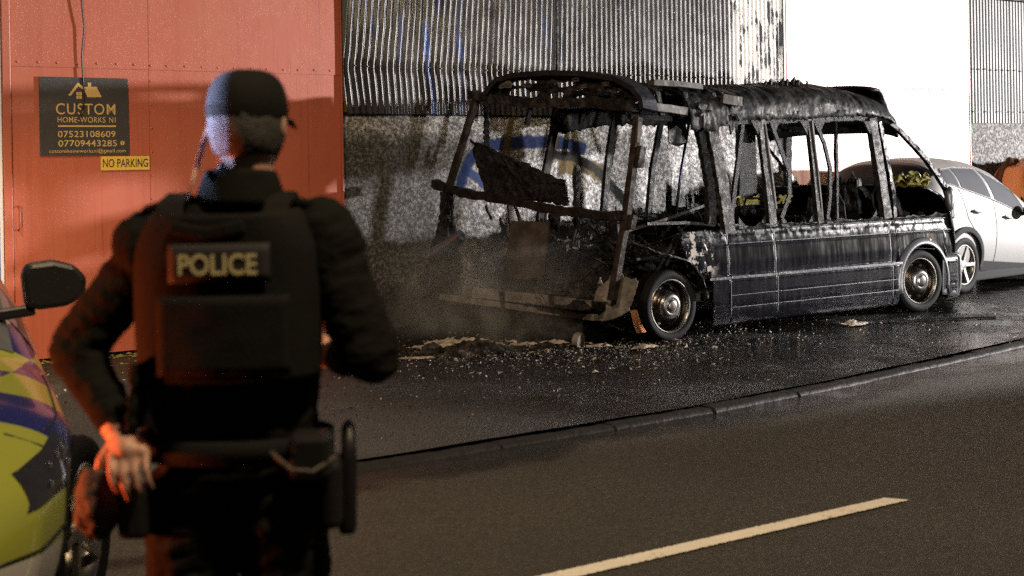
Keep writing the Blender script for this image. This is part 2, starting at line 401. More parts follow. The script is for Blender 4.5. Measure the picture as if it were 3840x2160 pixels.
# moss and old paint along the back of the forecourt
M_MOSS = plain('moss', (.16, .15, .035), .9, 0, .5, 25, .8, 40)
mb = MB()
for k in range(900):
    t = random.uniform(-2.6, 2.2); q = random.choice((-3.45, -3.5, -.12, -.2, -1.)); n_ = q + random.gauss(0, .05 if q != -1. else .5)
    if q < -3 and (t > -.6 or fbm(t * 1.7, q, 5) < 0): continue
    r = random.uniform(.006, .022); h = random.uniform(.004, .016)
    mb.add([(t - r, n_ - r, .006), (t + r, n_ - r, .006), (t + r, n_ + r, .006), (t - r, n_ + r, .006), (t, n_, .006 + h)], [(0, 1, 4), (1, 2, 4), (2, 3, 4), (3, 0, 4)])
o = mb.build('moss', M_MOSS); o.location = W0; o.rotation_euler = (0, 0, A); tag(o, 'low yellow green moss along the back of the forecourt', 'moss', kind='stuff')

# ================================================================== walls
def wall_thing(name, label, cat, tc):
    r = thing(name, label, cat, WL(tc, 0), A); r['_tc'] = tc; return r
def settle(r):
    for c in r.children: c.location.x -= r['_tc']
    del r['_tc']
def panel(root, t0, t1, z0, z1, n_, mat, name='steel_sheet', th=.004):
    mb = MB()
    def fn(i, j):
        t = t0 + (t1 - t0) * i; z = z0 + (z1 - z0) * j
        return (t, n_ - th + .004 * fbm(t * 1.2, z * 1.2, n_ * 9) * min(1, 8 * i * (1 - i) + 8 * j * (1 - j)), z)
    mb.grid(fn, 16, 20)
    mb.box(t0, t1, n_ - th + .006, n_ + .02, z0, z1)
    return mb.build(name, mat, root, smooth='auto')
def rivets(root, t0, t1, z, n_, step):
    mb = MB(); t = t0
    while t < t1:
        mb.ell((t, n_, z + random.uniform(-.004, .004)), (.011, .006, .011), 8, 5); t += step * random.uniform(.9, 1.1)
    o = mb.build('rivets', M_RED, root, smooth=True); o['kind'] = 'stuff'; return o

rd = wall_thing('steel_door', 'tall rust red riveted steel door behind the officer with signs on it', 'door', .67)
for a, b in ((-.995, .284), (.288, 2.333)):
    panel(rd, a, b, .03, 2.632, -.03, M_RED); panel(rd, a, b, 2.626, 4.4, -.036, M_RED)
rivets(rd, -.93, 2.3, 2.665, -.042, .175); rivets(rd, -.95, 2.3, .12, -.036, .3)
mb = MB()
z = .1
while z < 4.3: mb.ell((.305, -.036, z), (.010, .005, .010), 8, 5); z += .22
o = mb.build('rivets', M_RED, rd, smooth=True); o['kind'] = 'stuff'
box('frame', M_RED, rd, -1.075, -1.0, -.075, .02, 0, 4.4, bevel=.006)
box('edge_trim', M_RED, rd, 2.337, 2.352, -.062, .02, 0, 4.4, bevel=.003)
mb = MB(); mb.tube([(-.944, -.035, 1.39), (-.944, -.085, 1.37), (-.944, -.085, 1.20), (-.944, -.035, 1.18)], .009, 8)
mb.build('handle', M_RED, rd, smooth=True)
settle(rd)
wp = wall_thing('door_post', 'white painted post at the left edge beside the red steel door', 'post', -1.2)
box('post', M_WHITE, wp, -1.32, -1.078, -.06, .05, 0, 4.4, bevel=.008); box('strip', plain('blue_strip', (.1, .14, .42), .3), wp, -1.135, -1.115, -.072, -.062, 0, 4.4)
settle(wp)
bw = wall_thing('side_wall', 'grey roughcast wall left of the white post', 'wall', -4)
box('wall', M_CAST2, bw, -7, -1.325, -.02, .3, 0, 4.6); settle(bw)

AMP, PITCH = .0105, .076
def corr(root, t0, t1, z0, z1, n_, mat, buckle, name='corrugated_sheet', rows=36):
    nu = int(round((t1 - t0) / PITCH * 10))
    def fn(i, j):
        t = t0 + (t1 - t0) * i; z = z0 + (z1 - z0) * j
        y = n_ + AMP * math.sin(2 * math.pi * t / PITCH); dt = 0
        if buckle:
            k = max(0, min(1, (6.2 - t) / 3.2)); 
            dt = k * (.12 * (z - 2.72) if z > 2.72 else .10 * (2.72 - z)) + .012 * k * fbm(t * 2.2, z * 1.4, 1) + .0015 * fbm(t * 7, z * 2.)
            y += (.004 + .014 * k) * fbm(t * 1.1, z * 1.2, 4) + .0012 * fbm(t * 9, z * 3, 2)
            if k > .2 and abs(z - 2.72) < .05: y += .004 * math.sin(t * 83)
        return (t + dt, y, z)
    return MB().grid(fn, nu, rows).build(name, mat, root, smooth=True)
def screws(root, t0, t1, z, n_, step):
    mb = MB(); t = t0
    while t < t1: mb.ell((t, n_, z + random.uniform(-.008, .008)), (.010, .008, .010), 8, 5); t += step
    o = mb.build('screws', M_SCREW, root, smooth=True); o['kind'] = 'stuff'
ww = wall_thing('warehouse_wall', 'soot stained warehouse wall of roughcast and buckled corrugated sheets behind the minibus', 'wall', 5.65)
def plinth(root, t0, t1, mat):
    def fn(i, j):
        t = t0 + (t1 - t0) * i; z = 2.245 * j; return (t, -.022 + .006 * fbm(t * 3, z * 3) + .002 * fbm(t * 17, z * 17), z)
    mb = MB().grid(fn, int((t1 - t0) * 18), 40); mb.box(t0, t1, .0, .3, 0, 2.243)
    return mb.build('plinth', mat, root, smooth='auto')
plinth(ww, 2.354, 8.95, M_CAST)
edges = [2.362 + .94 * i for i in range(8)]; edges[-1] = 8.945
for i in range(7): corr(ww, edges[i], edges[i + 1], 2.235, 4.3, -.052 - .0025 * (i % 2), M_CORR, True)
screws(ww, 2.45, 8.9, 3.5, -.066, .228); screws(ww, 2.5, 8.9, 2.725, -.07, .152)
box('flashing', M_SOOT, ww, 5.165, 5.195, -.075, -.04, 2.25, 4.3, bevel=.002)
box('drip_edge', M_SOOT, ww, 2.356, 8.945, -.04, -.018, 2.218, 2.25)
box('corner_strip', M_CORR2, ww, 8.952, 8.985, -.08, .02, 0.0, 4.3, bevel=.002)
box('gutter_strip', M_RUST, ww, 2.3535, 2.361, -.075, -.02, 2.25, 4.3)
# sprayed ribbons on the roughcast, plus one painted diagonal shadow
def gcol(name, c):
    g = G(name); f = g.noise(48, 4, .7); s = g.noise(14, 4, .7)
    col = g.mix(g.ramp(f, (.3, 0), (.7, .5)), c, tuple(min(1, k * 1.8 + .012) for k in c))
    h = g.math('MULTIPLY_ADD', g.noise(95, 2, .6), .5, g.noise(46, 3, .7))
    # coverage thins out toward a stroke's edge (uv.y)
    uv = g.n('ShaderNodeUVMap'); se = g.n('ShaderNodeSeparateXYZ'); g.l(uv.outputs[0], se.inputs[0])
    e = g.math('ABSOLUTE', g.math('MULTIPLY_ADD', se.outputs[1], 2., -1.))
    al = g.range(g.math('ADD', g.math('MULTIPLY_ADD', e, -1, 1.), g.math('MULTIPLY_ADD', s, .9, -.55)), .05, .38, 0, .78)
    return g.out(col, .75, 0, g.bump(h, 1., .022), spec=.25, alpha=al)
def stroke(pts, w, mat, lift):
    pts = [Vector(p) for p in pts]; q = []
    for i in range(len(pts) - 1):
        for k in range(6): q.append(pts[i].lerp(pts[i + 1], k / 6))
    q.append(pts[-1])
    for _ in range(2): q = [q[0]] + [(q[i - 1] + q[i] * 2 + q[i + 1]) / 4 for i in range(1, len(q) - 1)] + [q[-1]]
    N = len(q) - 1; V = []
    for i, p in enumerate(q):
        t = (q[min(i + 1, N)] - q[max(i - 1, 0)]).normalized(); V.append((p, Vector((-t.y, t.x))))
    def fn(i, j):
        p, nr = V[int(round(i * N))]; ww_ = w * (1 + .25 * fbm(p.x * 6, p.y * 6)); c = p + nr * (j - .5) * ww_; return (c.x, -.0295 - lift, c.y)
    o = MB().grid(fn, N, 6).build('graffiti_and_shadow', mat, ww)
    uv = o.data.uv_layers.new(name='UVMap')
    for l in o.data.loops:
        k = l.vertex_index; uv.data[l.index].uv = ((k // 7) / N, (k % 7) / 6)
gb, gy, gshadow = gcol('spray_blue', (.007, .02, .08)), gcol('spray_ochre', (.085, .056, .014)), gcol('painted_shadow', (.006, .006, .006))
stroke([(3.79, 1.38), (3.88, 1.62), (3.99, 1.80), (4.15, 1.89), (4.4, 1.92), (4.62, 1.94), (5.02, 1.94), (5.31, 1.92), (5.6, 1.84)], .19, gb, .001)
stroke([(3.86, 1.66), (4.1, 1.52), (4.2, 1.40)], .13, gb, .002)
stroke([(4.41, 1.72), (4.54, 2.24)], .12, gy, .003); stroke([(5.12, 1.70), (5.17, 2.24)], .11, gy, .004)
stroke([(5.2, 1.66), (5.6, 1.66), (5.95, 1.52)], .26, gy, .005); stroke([(4.36, 1.48), (4.55, 1.42)], .14, gy, .006)
stroke([(5.05, 1.80), (5.42, 1.77), (5.78, 1.60), (6.15, 1.27), (6.45, .93)], .15, gshadow, .007)  # dark diagonal: a hanging wire's shadow, painted on as a stroke
settle(ww)
wd = wall_thing('steel_door', 'red steel door glaring white under the floodlight behind the cab', 'door', 11)
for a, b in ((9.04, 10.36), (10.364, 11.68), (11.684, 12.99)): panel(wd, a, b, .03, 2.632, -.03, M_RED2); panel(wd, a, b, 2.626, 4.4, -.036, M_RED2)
rivets(wd, 9.1, 12.95, 2.665, -.042, .175)
box('frame', M_RED, wd, 8.99, 9.037, -.085, .02, 0, 4.4, bevel=.006); box('frame', M_RED, wd, 12.993, 13.015, -.045, .02, 0, 4.4, bevel=.004)
settle(wd)
we = wall_thing('warehouse_wall', 'clean pale corrugated and roughcast wall at the right edge', 'wall', 15.5)
plinth(we, 13.02, 18, M_CAST2)
for i in range(5): corr(we, 13.02 + .988 * i, 13.02 + .988 * (i + 1), 2.185, 4.03, -.052 - .0025 * (i % 2), M_CORR2, False)
screws(we, 13.05, 18, 2.35, -.068, .10); screws(we, 13.05, 18, 2.98, -.068, .152)
box('eaves', M_SOOT, we, 13.02, 18, -.12, .1, 4.04, 4.10)
box('upper_wall', M_CORR2, we, 13.02, 18, -.02, .1, 4.10, 4.4)
settle(we)

# ================================================================== signs and cable
def m_sign():
    g = G('sign_board'); d_ = g.ramp(g.voro(95), (.08, 1), (.22, 0)); f = g.noise(3, 4)
    c = g.mix(f, (.035, .033, .035), (.06, .056, .058)); sp = g.math('MULTIPLY', d_, g.ramp(g.noise(45, 2), (.45, 0), (.6, 1)))
    c = g.mix(g.math('MULTIPLY', sp, .5), c, (.35, .33, .33)); return g.out(c, .38, 0, g.bump(sp, .7, .008))
sg = thing('trade_sign', 'dark grey tradesman sign with gold lettering and house logo on the red door', 'sign', WL(-.334, -.04, 1.835), A)
box('board', m_sign(), sg, -.411, .411, -.012, 0, 0, .703, bevel=.001)
SX = lambda px: (px - 602) * .00126; SZ = lambda py: .703 - (py - 562) * .00121
def on_sign(cx, base, y=-.0140): return lambda a, b: (SX(cx) + a, y, SZ(base) + b)
text('lettering', 'CUSTOM', M_GOLD, sg, on_sign(610, 838), .55, .098, .004, 1.15)
text('lettering', 'HOME-WORKS', M_GOLD, sg, on_sign(577, 899), .441, .050, .004, 1.1); text('lettering', 'NI', M_GOLD, sg, on_sign(805, 899), .058, .050, .004, 1.3)
text('lettering', '07523108609', M_GOLD, sg, on_sign(614, 1008), .533, .056, .006, 1.05)
text('lettering', '07709443285', M_GOLD, sg, on_sign(620, 1077), .542, .056, .006, 1.05)
text('lettering', 'customhomeworksni@gmail.com', M_GOLD, sg, on_sign(620, 1124), .706, .034, .004, 1.1)
mb = MB(); P = lambda a, b, h: (SX(a), -.0135 - h, SZ(b))
mb.prism([(405, 920), (830, 920), (830, 932), (405, 932)], P, .0008)
mb.build('rule', M_GOLD, sg)
mb = MB()
mb.prism([(483, 695), (553, 600), (616, 652), (600, 660), (556, 628), (500, 700), (490, 703)], P, .0008)
mb.prism([(600, 632), (626, 632), (626, 600), (651, 600), (651, 630), (690, 630), (728, 708), (622, 710), (600, 655)], P, .0008)
for a, b in ((541, 672), (562, 672), (541, 699), (562, 699)): mb.prism([(a, b), (a + 18, b), (a + 18, b + 24), (a, b + 24)], P, .0008)
mb.build('house_logo', M_GOLD, sg)
mb = MB(); mb.prism([(878 + 16 * math.cos(k * .3927), 1053 + 17 * math.sin(k * .3927)) for k in range(16)], P, .0008); mb.build('round_logo', M_GOLD, sg)
text('lettering', 'f', M_INK, sg, on_sign(878, 1066, -.0155), .012, .03, .015)
npk = thing('notice_plate', 'small yellow plate reading NO PARKING below the tradesman sign', 'sign', WL(.042, -.045, 1.694), A)
box('plate', M_YELLOW, npk, -.234, .234, -.004, 0, 0, .128, bevel=.003)
text('lettering', 'NO PARKING', M_INK, npk, lambda a, b: (a, -.0055, .028 + b), .432, .075, .006)
mb = MB()
for x in (-.12, .13): MB().ell((x, -.0055, .063), (.007, .004, .007), 10, 6).build('screw', M_SCREW, npk, smooth=True)
cb = MB(); pts = [(-.36, 4.3), (-.37, 3.6), (-.36, 3.24), (-.335, 2.99), (-.36, 2.72), (-.345, 2.45), (-.352, 2.30), (-.385, 2.2)]
cb.tube([(t + .37, -.07 - .012 * math.sin(k), z - 2.2) for k, (t, z) in enumerate(pts)], .0065, 6)
o = cb.build('cable', M_BLACK, None, smooth=True); o.location = WL(-.37, 0, 2.2); o.rotation_euler = (0, 0, A)
tag(o, 'loose black cable hanging down over the tradesman sign', 'cable')
# ================================================================== burnt minibus (u forward, w toward the wall, z up)
def lut(tab, x):
    if x <= tab[0][0]: return tab[0][1]
    for (a, b), (c, d_) in zip(tab, tab[1:]):
        if x <= c: return b + (d_ - b) * (x - a) / (c - a)
    return tab[-1][1]
van = thing('burnt_minibus', 'burnt out black minibus shell with skeletal rear parked before the warehouse wall', 'minibus', WL(4.17, -2.92), A)
def prune(mb, keep):
    f2 = []; m2 = []
    for f, m in zip(mb.f, mb.m):
        c = [sum(mb.v[i][k] for i in f) / len(f) for k in range(3)]
        if keep(*c): f2.append(f); m2.append(m)
    mb.f, mb.m = f2, m2; return mb
def solid(o, th, off=1):
    s = o.modifiers.new('thick', 'SOLIDIFY'); s.thickness = th; s.offset = off; return o
VP = [(.10, -.022), (.14, -.045), (.22, -.056), (.262, -.058), (.27, -.050), (.278, -.058), (.375, -.060), (.383, -.052), (.391, -.060), (.53, -.062), (.556, -.058), (.566, -.034), (.60, -.036), (.70, -.036), (.86, -.022), (.875, -.030), (.89, -.022), (.96, -.010), (.975, -.016), (1.03, -.002)]
def arch_z(u, c, r, base): 
    d_ = abs(u - c); return max(base, .335 + math.sqrt(r * r - d_ * d_)) if d_ < r else base
def low_z(u):
    z = .105 + .01 * fbm(u * 2, 3)
    return max(arch_z(u, 0, .44, z), arch_z(u, 3.745, .415, z))
def side_panel(name, u0, u1, keep=None, ztop=1.025, mat=None, nv=44, dent=.004, rag=0.):
    nu = max(10, int((u1 - u0) * 46)); mb = MB()
    def fn(i, j):
        u = u0 + (u1 - u0) * i; zl = low_z(u); zt = ztop + rag * fbm(u * 9, 1.7); z = zl + (zt - zl) * j
        return (u, lut(VP, z) + dent * fbm(u * 1.6, z * 1.6, 2) + dent * .25 * fbm(u * 9, z * 9), z)
    mb.grid(fn, nu, nv)
    if keep: prune(mb, keep)
    return solid(mb.build(name, mat or M_PAINT, van, smooth=True), .012, -1)
side_panel('rear_quarter_panel', .02, .7418, lambda u, w, z: z > .62 + .0 * u and u > .10 + .12 * fbm(z * 6, u * 5) + max(0, (.93 - z)) * .55 or u > .50, dent=.008, rag=.015)
side_panel('side_panel', .7422, 1.4018, dent=.003, rag=.010); side_panel('side_panel', 1.4022, 3.2038, dent=.0018, rag=.004)
side_panel('cab_door', 3.2042, 4.34, dent=.0015)
# wheel arch flare at the front
mb = MB()
def flare(i, j):
    q = math.pi * (-.08 + 1.16 * i); r = .405 + .075 * j; c = (3.745, .335)
    w = -.075 + .045 * (j ** 2) + .0 * i
    return (c[0] - r * math.cos(q), w, c[1] + r * math.sin(q))
mb.grid(flare, 30, 4); solid(mb.build('wheel_arch', plain('grey_arch_plastic', (.028, .029, .034), .4, 0, .2, 8, .2, 40), van, smooth=True), .02, -1)
# burnt edge of the rear arch
mb = MB(); mb.bar([(-.33, -.02, .90), (-.18, -.04, .84), (0, -.05, .80), (.2, -.05, .74), (.36, -.045, .58), (.435, -.04, .38)], .05, .016, (0, 1, 0), .3, 4)
mb.build('arch_rim', M_ASHY, van)
# mouldings
def strip(z, u0, u1, r, mat, out=.004):
    mb = MB(); n_ = 24; mb.tube([(u0 + (u1 - u0) * k / n_, lut(VP, z) - out + .002 * fbm(k * .7, z * 9), z + .002 * fbm(k * .4, z * 5)) for k in range(n_ + 1)], r, 6)
    mb.build('moulding', mat, van, smooth=True)
M_MOULD = plain('wet_moulding', (.11, .11, .115), .28, .9, .5, 12, .2, 60, spec=.8)
for a, b in ((.75, 1.395), (1.41, 3.195), (3.21, 4.32)): strip(.882, a, b, .007, M_MOULD)
for a, b in ((.46, .736), (.75, 1.395), (1.41, 3.36)):
    mb = MB(); mb.bar([(a, -.062, .558), ((a + b) / 2, -.064, .556), (b, -.062, .556)], .018, .03, (0, 1, 0), .1, 6); mb.build('step_moulding', M_MOULD, van, bevel=.004)
for z in (.385, .268):
    for a, b in ((.75, 1.395), (1.41, 3.36)): strip(z, a, b, .006, M_MOULD)
strip(1.012, 1.41, 4.3, .009, M_PAINT)
# seams: dark gasket strips that stand in the gaps
for u in (.742, 1.402, 3.204):
    mb = MB(); mb.bar([(u, lut(VP, z) - .001, z) for z in (.11, .2, .3, .4, .5, .55, .57, .7, .8, .9, 1.0)], .006, .004, (1, 0, 0)); mb.build('seam', M_INK, van)
# indicator lamp and red marker chips
mb = MB(); mb.ell((3.873, -.038, .772), (.03, .014, .03), 14, 8); mb.build('side_indicator', plain('amber_lens', (.30, .12, .05), .2), van, smooth=True)
# ---- cab front
def nose(name, prof, mat, lift=0., nw=40):
    def fn(i, j):
        w = -.035 + 2.22 * i; e = abs(w - 1.07) / 1.11; u, z = prof[int(round(j * (len(prof) - 1)))]
        return (u - .42 * e ** 5 - .03 * e ** 2, w, z)
    return solid(MB().grid(fn, nw, len(prof) - 1).build(name, mat, van, smooth=True), .02, -1)
nose('bonnet', [(4.17, 1.36), (4.3, 1.33), (4.5, 1.25), (4.62, 1.16), (4.68, 1.02), (4.72, .86), (4.74, .62)], M_PAINT)
M_BUMP = plain('grey_bumper_plastic', (.06, .06, .066), .38, 0, .2, 6, .15, 50)
nose('front_bumper', [(4.70, .60), (4.80, .59), (4.835, .56), (4.84, .40), (4.835, .385), (4.84, .37), (4.83, .22), (4.78, .14), (4.6, .12)], M_BUMP)
mb = MB()
def bs(i, j): 
    u = 4.085 + .33 * i; z = .135 + .455 * j; return (u, -.062 + .02 * (1 - j) * (1 - i) + (.012 if j > .95 else 0) + .05 * max(0, i - .55) ** 2 * 4, z + .03 * (1 - i) * (1 - j))
mb.grid(bs, 14, 12); solid(mb.build('bumper_corner', M_BUMP, van, smooth=True), .02, -1)
M_SKEL = m_soot('burnt_frame', dark=(.005, .0047, .005), ash=(.026, .023, .021), amt=.6, rough=(.3, .7), scale=12, bump=.5)
def bars(name, mat, path, w, h, side=(0, 1, 0), jit=.12, sub=5): 
    mb = MB(); mb.bar(path, w, h, side, jit, sub); return mb.build(name, mat, van, bevel=.003)
bars('a_pillar', M_PAINT, [(3.12, .09, 2.12), (3.30, .07, 2.09), (3.51, .05, 1.97), (3.72, .03, 1.81), (3.89, .01, 1.67), (4.06, -.01, 1.49), (4.2, -.02, 1.33), (4.3, -.01, 1.12), (4.32, -.01, 1.0)], .05, .055, (0, 1, 0), .05, 3)
bars('a_pillar', M_PAINT, [(3.35, 2.06, 2.09), (3.51, 2.08, 1.97), (3.89, 2.12, 1.67), (4.2, 2.14, 1.33)], .06, .06)
bars('window_frame', M_PAINT, [(3.15, .05, 2.08), (3.22, .02, 1.7), (3.29, -.006, 1.30), (3.30, -.01, 1.03)], .04, .055, (0, 1, 0), .1)
bars('header_rail', M_SOOT, [(3.32, .1, 2.09), (3.46, 1.05, 2.12), (3.34, 2.05, 2.09)], .06, .07, (1, 0, 0))
mb = MB(); mb.ell((4.20, -.07, 1.22), (.075, .05, .14), 12, 10); mb.xf(lambda p: p + Vector((1, 1, 1)) * .012 * fbm(p.x * 20, p.y * 20, p.z * 20)); mb.tube([(4.2, -.04, 1.3), (4.2, 0, 1.33)], .02); mb.build('melted_mirror', M_BLACK, van, smooth=True)
# ---- right-hand pillars
def ragbar(name, mat, path, w, h, amp=.35, side=(0, 1, 0)): return bars(name, mat, path, w, h, side, amp * .6, 9)
ragbar('pillar', M_ASHY, [(.62, .08, 2.10), (.68, .05, 1.75), (.74, .03, 1.4), (.775, .01, 1.09), (.78, 0, .98)], .06, .14, .15)
ragbar('pillar', M_CHAR, [(.53, .12, 2.02), (.58, .10, 1.7), (.62, .08, 1.45), (.60, .06, 1.08)], .06, .10, .3)
bars('brace', M_CHAR, [(1.07, .06, 2.10), (.98, .05, 1.7), (.85, .04, 1.10)], .03, .05, (0, 1, 0), .12, 8)
bars('pillar', M_SKEL, [(1.30, .05, 2.10), (1.35, .02, 1.58), (1.40, 0, 1.02)], .05, .11, (0, 1, 0), .1)
bars('pillar_channel', M_ALU, [(1.345, .02, 2.04), (1.39, -.01, 1.6), (1.44, -.02, 1.2)], .012, .022, (0, 1, 0), .1)
ragbar('drooping_trim', M_CHAR, [(1.44, .04, 2.08), (1.55, .02, 1.82), (1.66, .0, 1.56), (1.64, -.01, 1.32), (1.52, -.01, 1.10)], .02, .05, .22)
bars('pillar', M_SKEL, [(2.02, .05, 2.12), (2.06, .02, 1.6), (2.11, 0, 1.03)], .05, .085, (0, 1, 0), .08)
bars('pillar_channel', M_ALU, [(2.035, .015, 2.08), (2.08, -.012, 1.6), (2.13, -.02, 1.12)], .012, .02, (0, 1, 0), .08)
ragbar('drooping_trim', M_CHAR, [(2.10, .05, 2.1), (2.22, .02, 1.85), (2.28, 0, 1.6), (2.26, -.01, 1.3), (2.21, -.01, 1.06)], .025, .045, .18)
ragbar('stanchion', M_CHAR, [(2.80, .35, 2.1), (2.80, .35, 1.6), (2.79, .35, .9)], .035, .035, .45)
ragbar('pillar', M_SKEL, [(3.02, .06, 2.12), (3.10, .03, 1.6), (3.18, .0, 1.04)], .07, .12, .12)
bars('cant_rail', M_CHAR, [(.45, .07, 2.05), (1.0, .06, 2.09), (1.55, .06, 2.10), (2.1, .06, 2.11), (2.7, .07, 2.14), (3.2, .08, 2.13)], .05, .10, (0, 1, 0), .16, 6)
for u_, dz_ in ((.86, 1), (1.26, -1), (1.47, 1), (1.98, -1), (2.15, 1), (2.98, -1)):
    mb = MB(); mb.add([(u_, .04, 2.08), (u_ + .12 * dz_, .04, 2.08), (u_ + .02 * dz_, .035, 1.94)], [(0, 1, 2)]); solid(mb.build('window_corner', M_CHAR, van), .02)
    mb = MB(); mb.add([(u_ + .05, .0, 1.02), (u_ + .05 + .11 * dz_, .0, 1.02), (u_ + .05, .005, 1.14)], [(0, 1, 2)]); solid(mb.build('window_corner', M_CHAR, van), .02)
# window sill: molten rag of seals along the belt
mb = MB()
def sill(i, j):
    u = .8 + 3.45 * i; return (u, .0 - .03 * math.sin(j * 3.1) + .01 * fbm(u * 14, j), 1.02 + .045 * math.sin(j * 3.1) * (.6 + .9 * fbm(u * 7, j, 2)) + .02 * j)
mb.grid(sill, 160, 5); mb.build('window_seal', M_SOOT, van, smooth=True)
# ---- roof shell
ROOF_T = [(-.2, 2.45), (.2, 2.44), (.64, 2.42), (1.19, 2.44), (1.77, 2.47), (2.38, 2.49), (2.89, 2.475), (3.29, 2.44), (3.42, 2.36), (3.62, 2.04)]
ROOF_E = [(.2, 1.99), (.57, 1.99), (.80, 2.06), (1.01, 2.09), (1.53, 2.10), (2.06, 2.10), (2.69, 2.15), (3.15, 2.13), (3.52, 2.02)]
mb = MB()
def shell(i, j):
    u = .30 + 3.30 * i; q = math.pi * j; zt = lut(ROOF_T, u); ze = lut(ROOF_E, u) + .035 * fbm(u * 13, 4)
    c, s = math.cos(q), math.sin(q); sq = lambda v, p: math.copysign(abs(v) ** p, v)
    zt += .02 * math.sin(q)
    fr = max(0, min(1, (u - 2.3) / 1.2)); half = 1.08 - .22 * fr * s - (.25 * max(0, (u - 3.3) / .3) ** 2)
    w = 1.07 - half * sq(c, .55 + .25 * fr); z = ze + (zt - ze) * sq(s, .62 + .2 * fr)
    a = (.014 + .03 * max(0, 1 - u)) * (1.1 - .75 * fr); side = abs(c)
    z += a * (1.2 * fbm(u * 2.5, w * 2, 1) + .25 * fbm(u * 13, j * 26, 2)); w += a * (.4 * fbm(u * 16, j * 5, 5) + .9 * fbm(u * 4, j * 9, 7)) * (1 if side > .2 else .3)
    return (u + .02 * fbm(u * 6, j * 9, 8), w, z)
mb.grid(shell, 200, 84)
prune(mb, lambda u, w, z: not (fbm(u * 2.1, w * 2.3, 3) > .42 and w > .25) and not (.80 < u < .90 and z < 2.38 and w < .5 and fbm(u * 9, z * 9) > -.2))
M_SHELL = m_soot('burnt_fibreglass', dark=(.005, .0048, .0048), ash=(.06, .056, .05), amt=.34, rough=(.35, .75), scale=4, bump=.8)
solid(mb.build('roof_shell', M_SHELL, van, smooth=True), .012, -1)
mb = MB()
def rear_lump(i, j):
    u = .06 + .66 * i; q = math.pi * .5 * j; e = 1.99 - .03 * fbm(u * 12, 2)
    return (u + .02 * fbm(j * 7, u * 9), .02 + .5 * (1 - math.cos(q)) - .05 * math.sin(math.pi * i) + .03 * fbm(u * 9, j * 9, 6), e + (.46 - .10 * (1 - i)) * math.sin(q) ** .7 + .03 * fbm(u * 8, j * 8, 3))
mb.grid(rear_lump, 44, 30); prune(mb, lambda u, w, z: u > .40 + .25 * fbm(z * 5, w * 5) - .55 * max(0, z - 2.2) and not (z < 2.12 and u < .45))
solid(mb.build('slumped_roof_skin', M_SHELL, van, smooth=True), .02, -1)
# hanging shreds along the roof edge and frayed fibres on top
mb = MB()
for k in range(46):
    u = random.uniform(.45, 2.6); w = random.uniform(-.02, .05); z = lut(ROOF_E, u) + random.uniform(.0, .07); ln = random.uniform(.01, .07) * (1.8 if u < 1.1 else 1); wd_ = random.uniform(.01, .045)
    mb.add([(u - wd_, w, z + .03), (u + wd_, w - .01, z + .03), (u + wd_ * random.uniform(-1, 1), w - random.uniform(-.02, .03), z - ln)], [(0, 1, 2)])
o = mb.build('roof_shreds', M_SHELL, van); o['kind'] = 'stuff'
mb = MB()
for k in range(120):
    u = random.choice((random.gauss(1.9, .22), random.gauss(2.25, .1), random.uniform(.2, 2.4))); w = random.uniform(.2, .9); z = lut(ROOF_T, u) + .0
    a = random.uniform(-1, 1); h = random.uniform(.01, .05); mb.tube([(u, w, z - .02), (u + a * h, w, z + h * .8), (u + a * h * 2.4, w, z + h * random.uniform(.4, 1.5))], [.005, .004, .001], 4, False)
for u in (1.78, 1.86, 2.02, 2.1, 2.2, 2.24, 2.28):
    w = .35; z = lut(ROOF_T, u); h = random.uniform(.03, .08)
    mb.add([(u - .06, w, z - .03), (u + .06, w, z - .03), (u + .03, w + .04, z + h * .5), (u - .04 + random.uniform(-.05, .03), w, z + h), (u, w + .15, z - .02)], [(0, 1, 2, 3), (0, 4, 3), (1, 4, 2)])
o = mb.build('roof_fibres', M_SHELL, van); o['kind'] = 'stuff'
# high front cap of the roof
mb = MB()
def cap(i, j):
    w = .14 + 1.86 * i; e = abs(w - 1.07) / .95; u = 3.26 + .40 * j - .10 * e ** 3; z = 2.47 - .02 * e ** 2 - (.0 if j < .3 else (j - .3) / .7 * .50) - .05 * e ** 6
    return (u, w, z)
mb.grid(cap, 24, 12); solid(mb.build('roof_cap', m_soot('dark_cap', dark=(.008, .008, .009), ash=(.06, .06, .056), amt=.4, rough=(.35, .6), scale=9, bump=.3), van, smooth=True), .03, -1)
# roof bows and rails over the open rear
bars('roof_rail', M_ALU, [(-.22, .02, 2.20), (.04, .03, 2.185), (.28, .04, 2.16)], .045, .075, (0, 1, 0), .06)
bars('roof_rail', M_ALU, [(.0, .22, 2.44), (.3, .20, 2.43), (.62, .2, 2.41)], .10, .055, (0, 1, 0), .08)
bars('roof_rail', M_ALU, [(.74, .02, 2.29), (.86, .0, 2.27), (.98, .0, 2.26)], .05, .09, (0, 1, 0), .05)
for u in (-.02, .34, .72):
    bars('roof_bow', M_SKEL, [(u, .06, 2.12), (u, .12, 2.34), (u, .3, 2.42), (u, 1.07, 2.47), (u, 1.85, 2.42), (u, 2.05, 2.3), (u, 2.13, 2.1)], .05, .035, (1, 0, 0), .12, 4)
bars('roof_rail', M_SKEL, [(-.55, 2.0, 2.38), (.4, 2.06, 2.32), (1.4, 2.1, 2.25), (3.3, 2.1, 2.15)], .05, .07)
bars('roof_rail', M_SOOT, [(-.3, .2, 2.12), (.3, .25, 2.10), (.75, .3, 2.08)], .05, .05, (0, 1, 0), .3)
mb = MB(); mb.add([(.28, .3, 2.12), (.52, .3, 2.10), (.56, .31, 1.87), (.46, .34, 1.83), (.30, .3, 1.86)], [(0, 1, 2, 3, 4)]); solid(mb.build('hanging_flap', M_SOOT, van), .01)
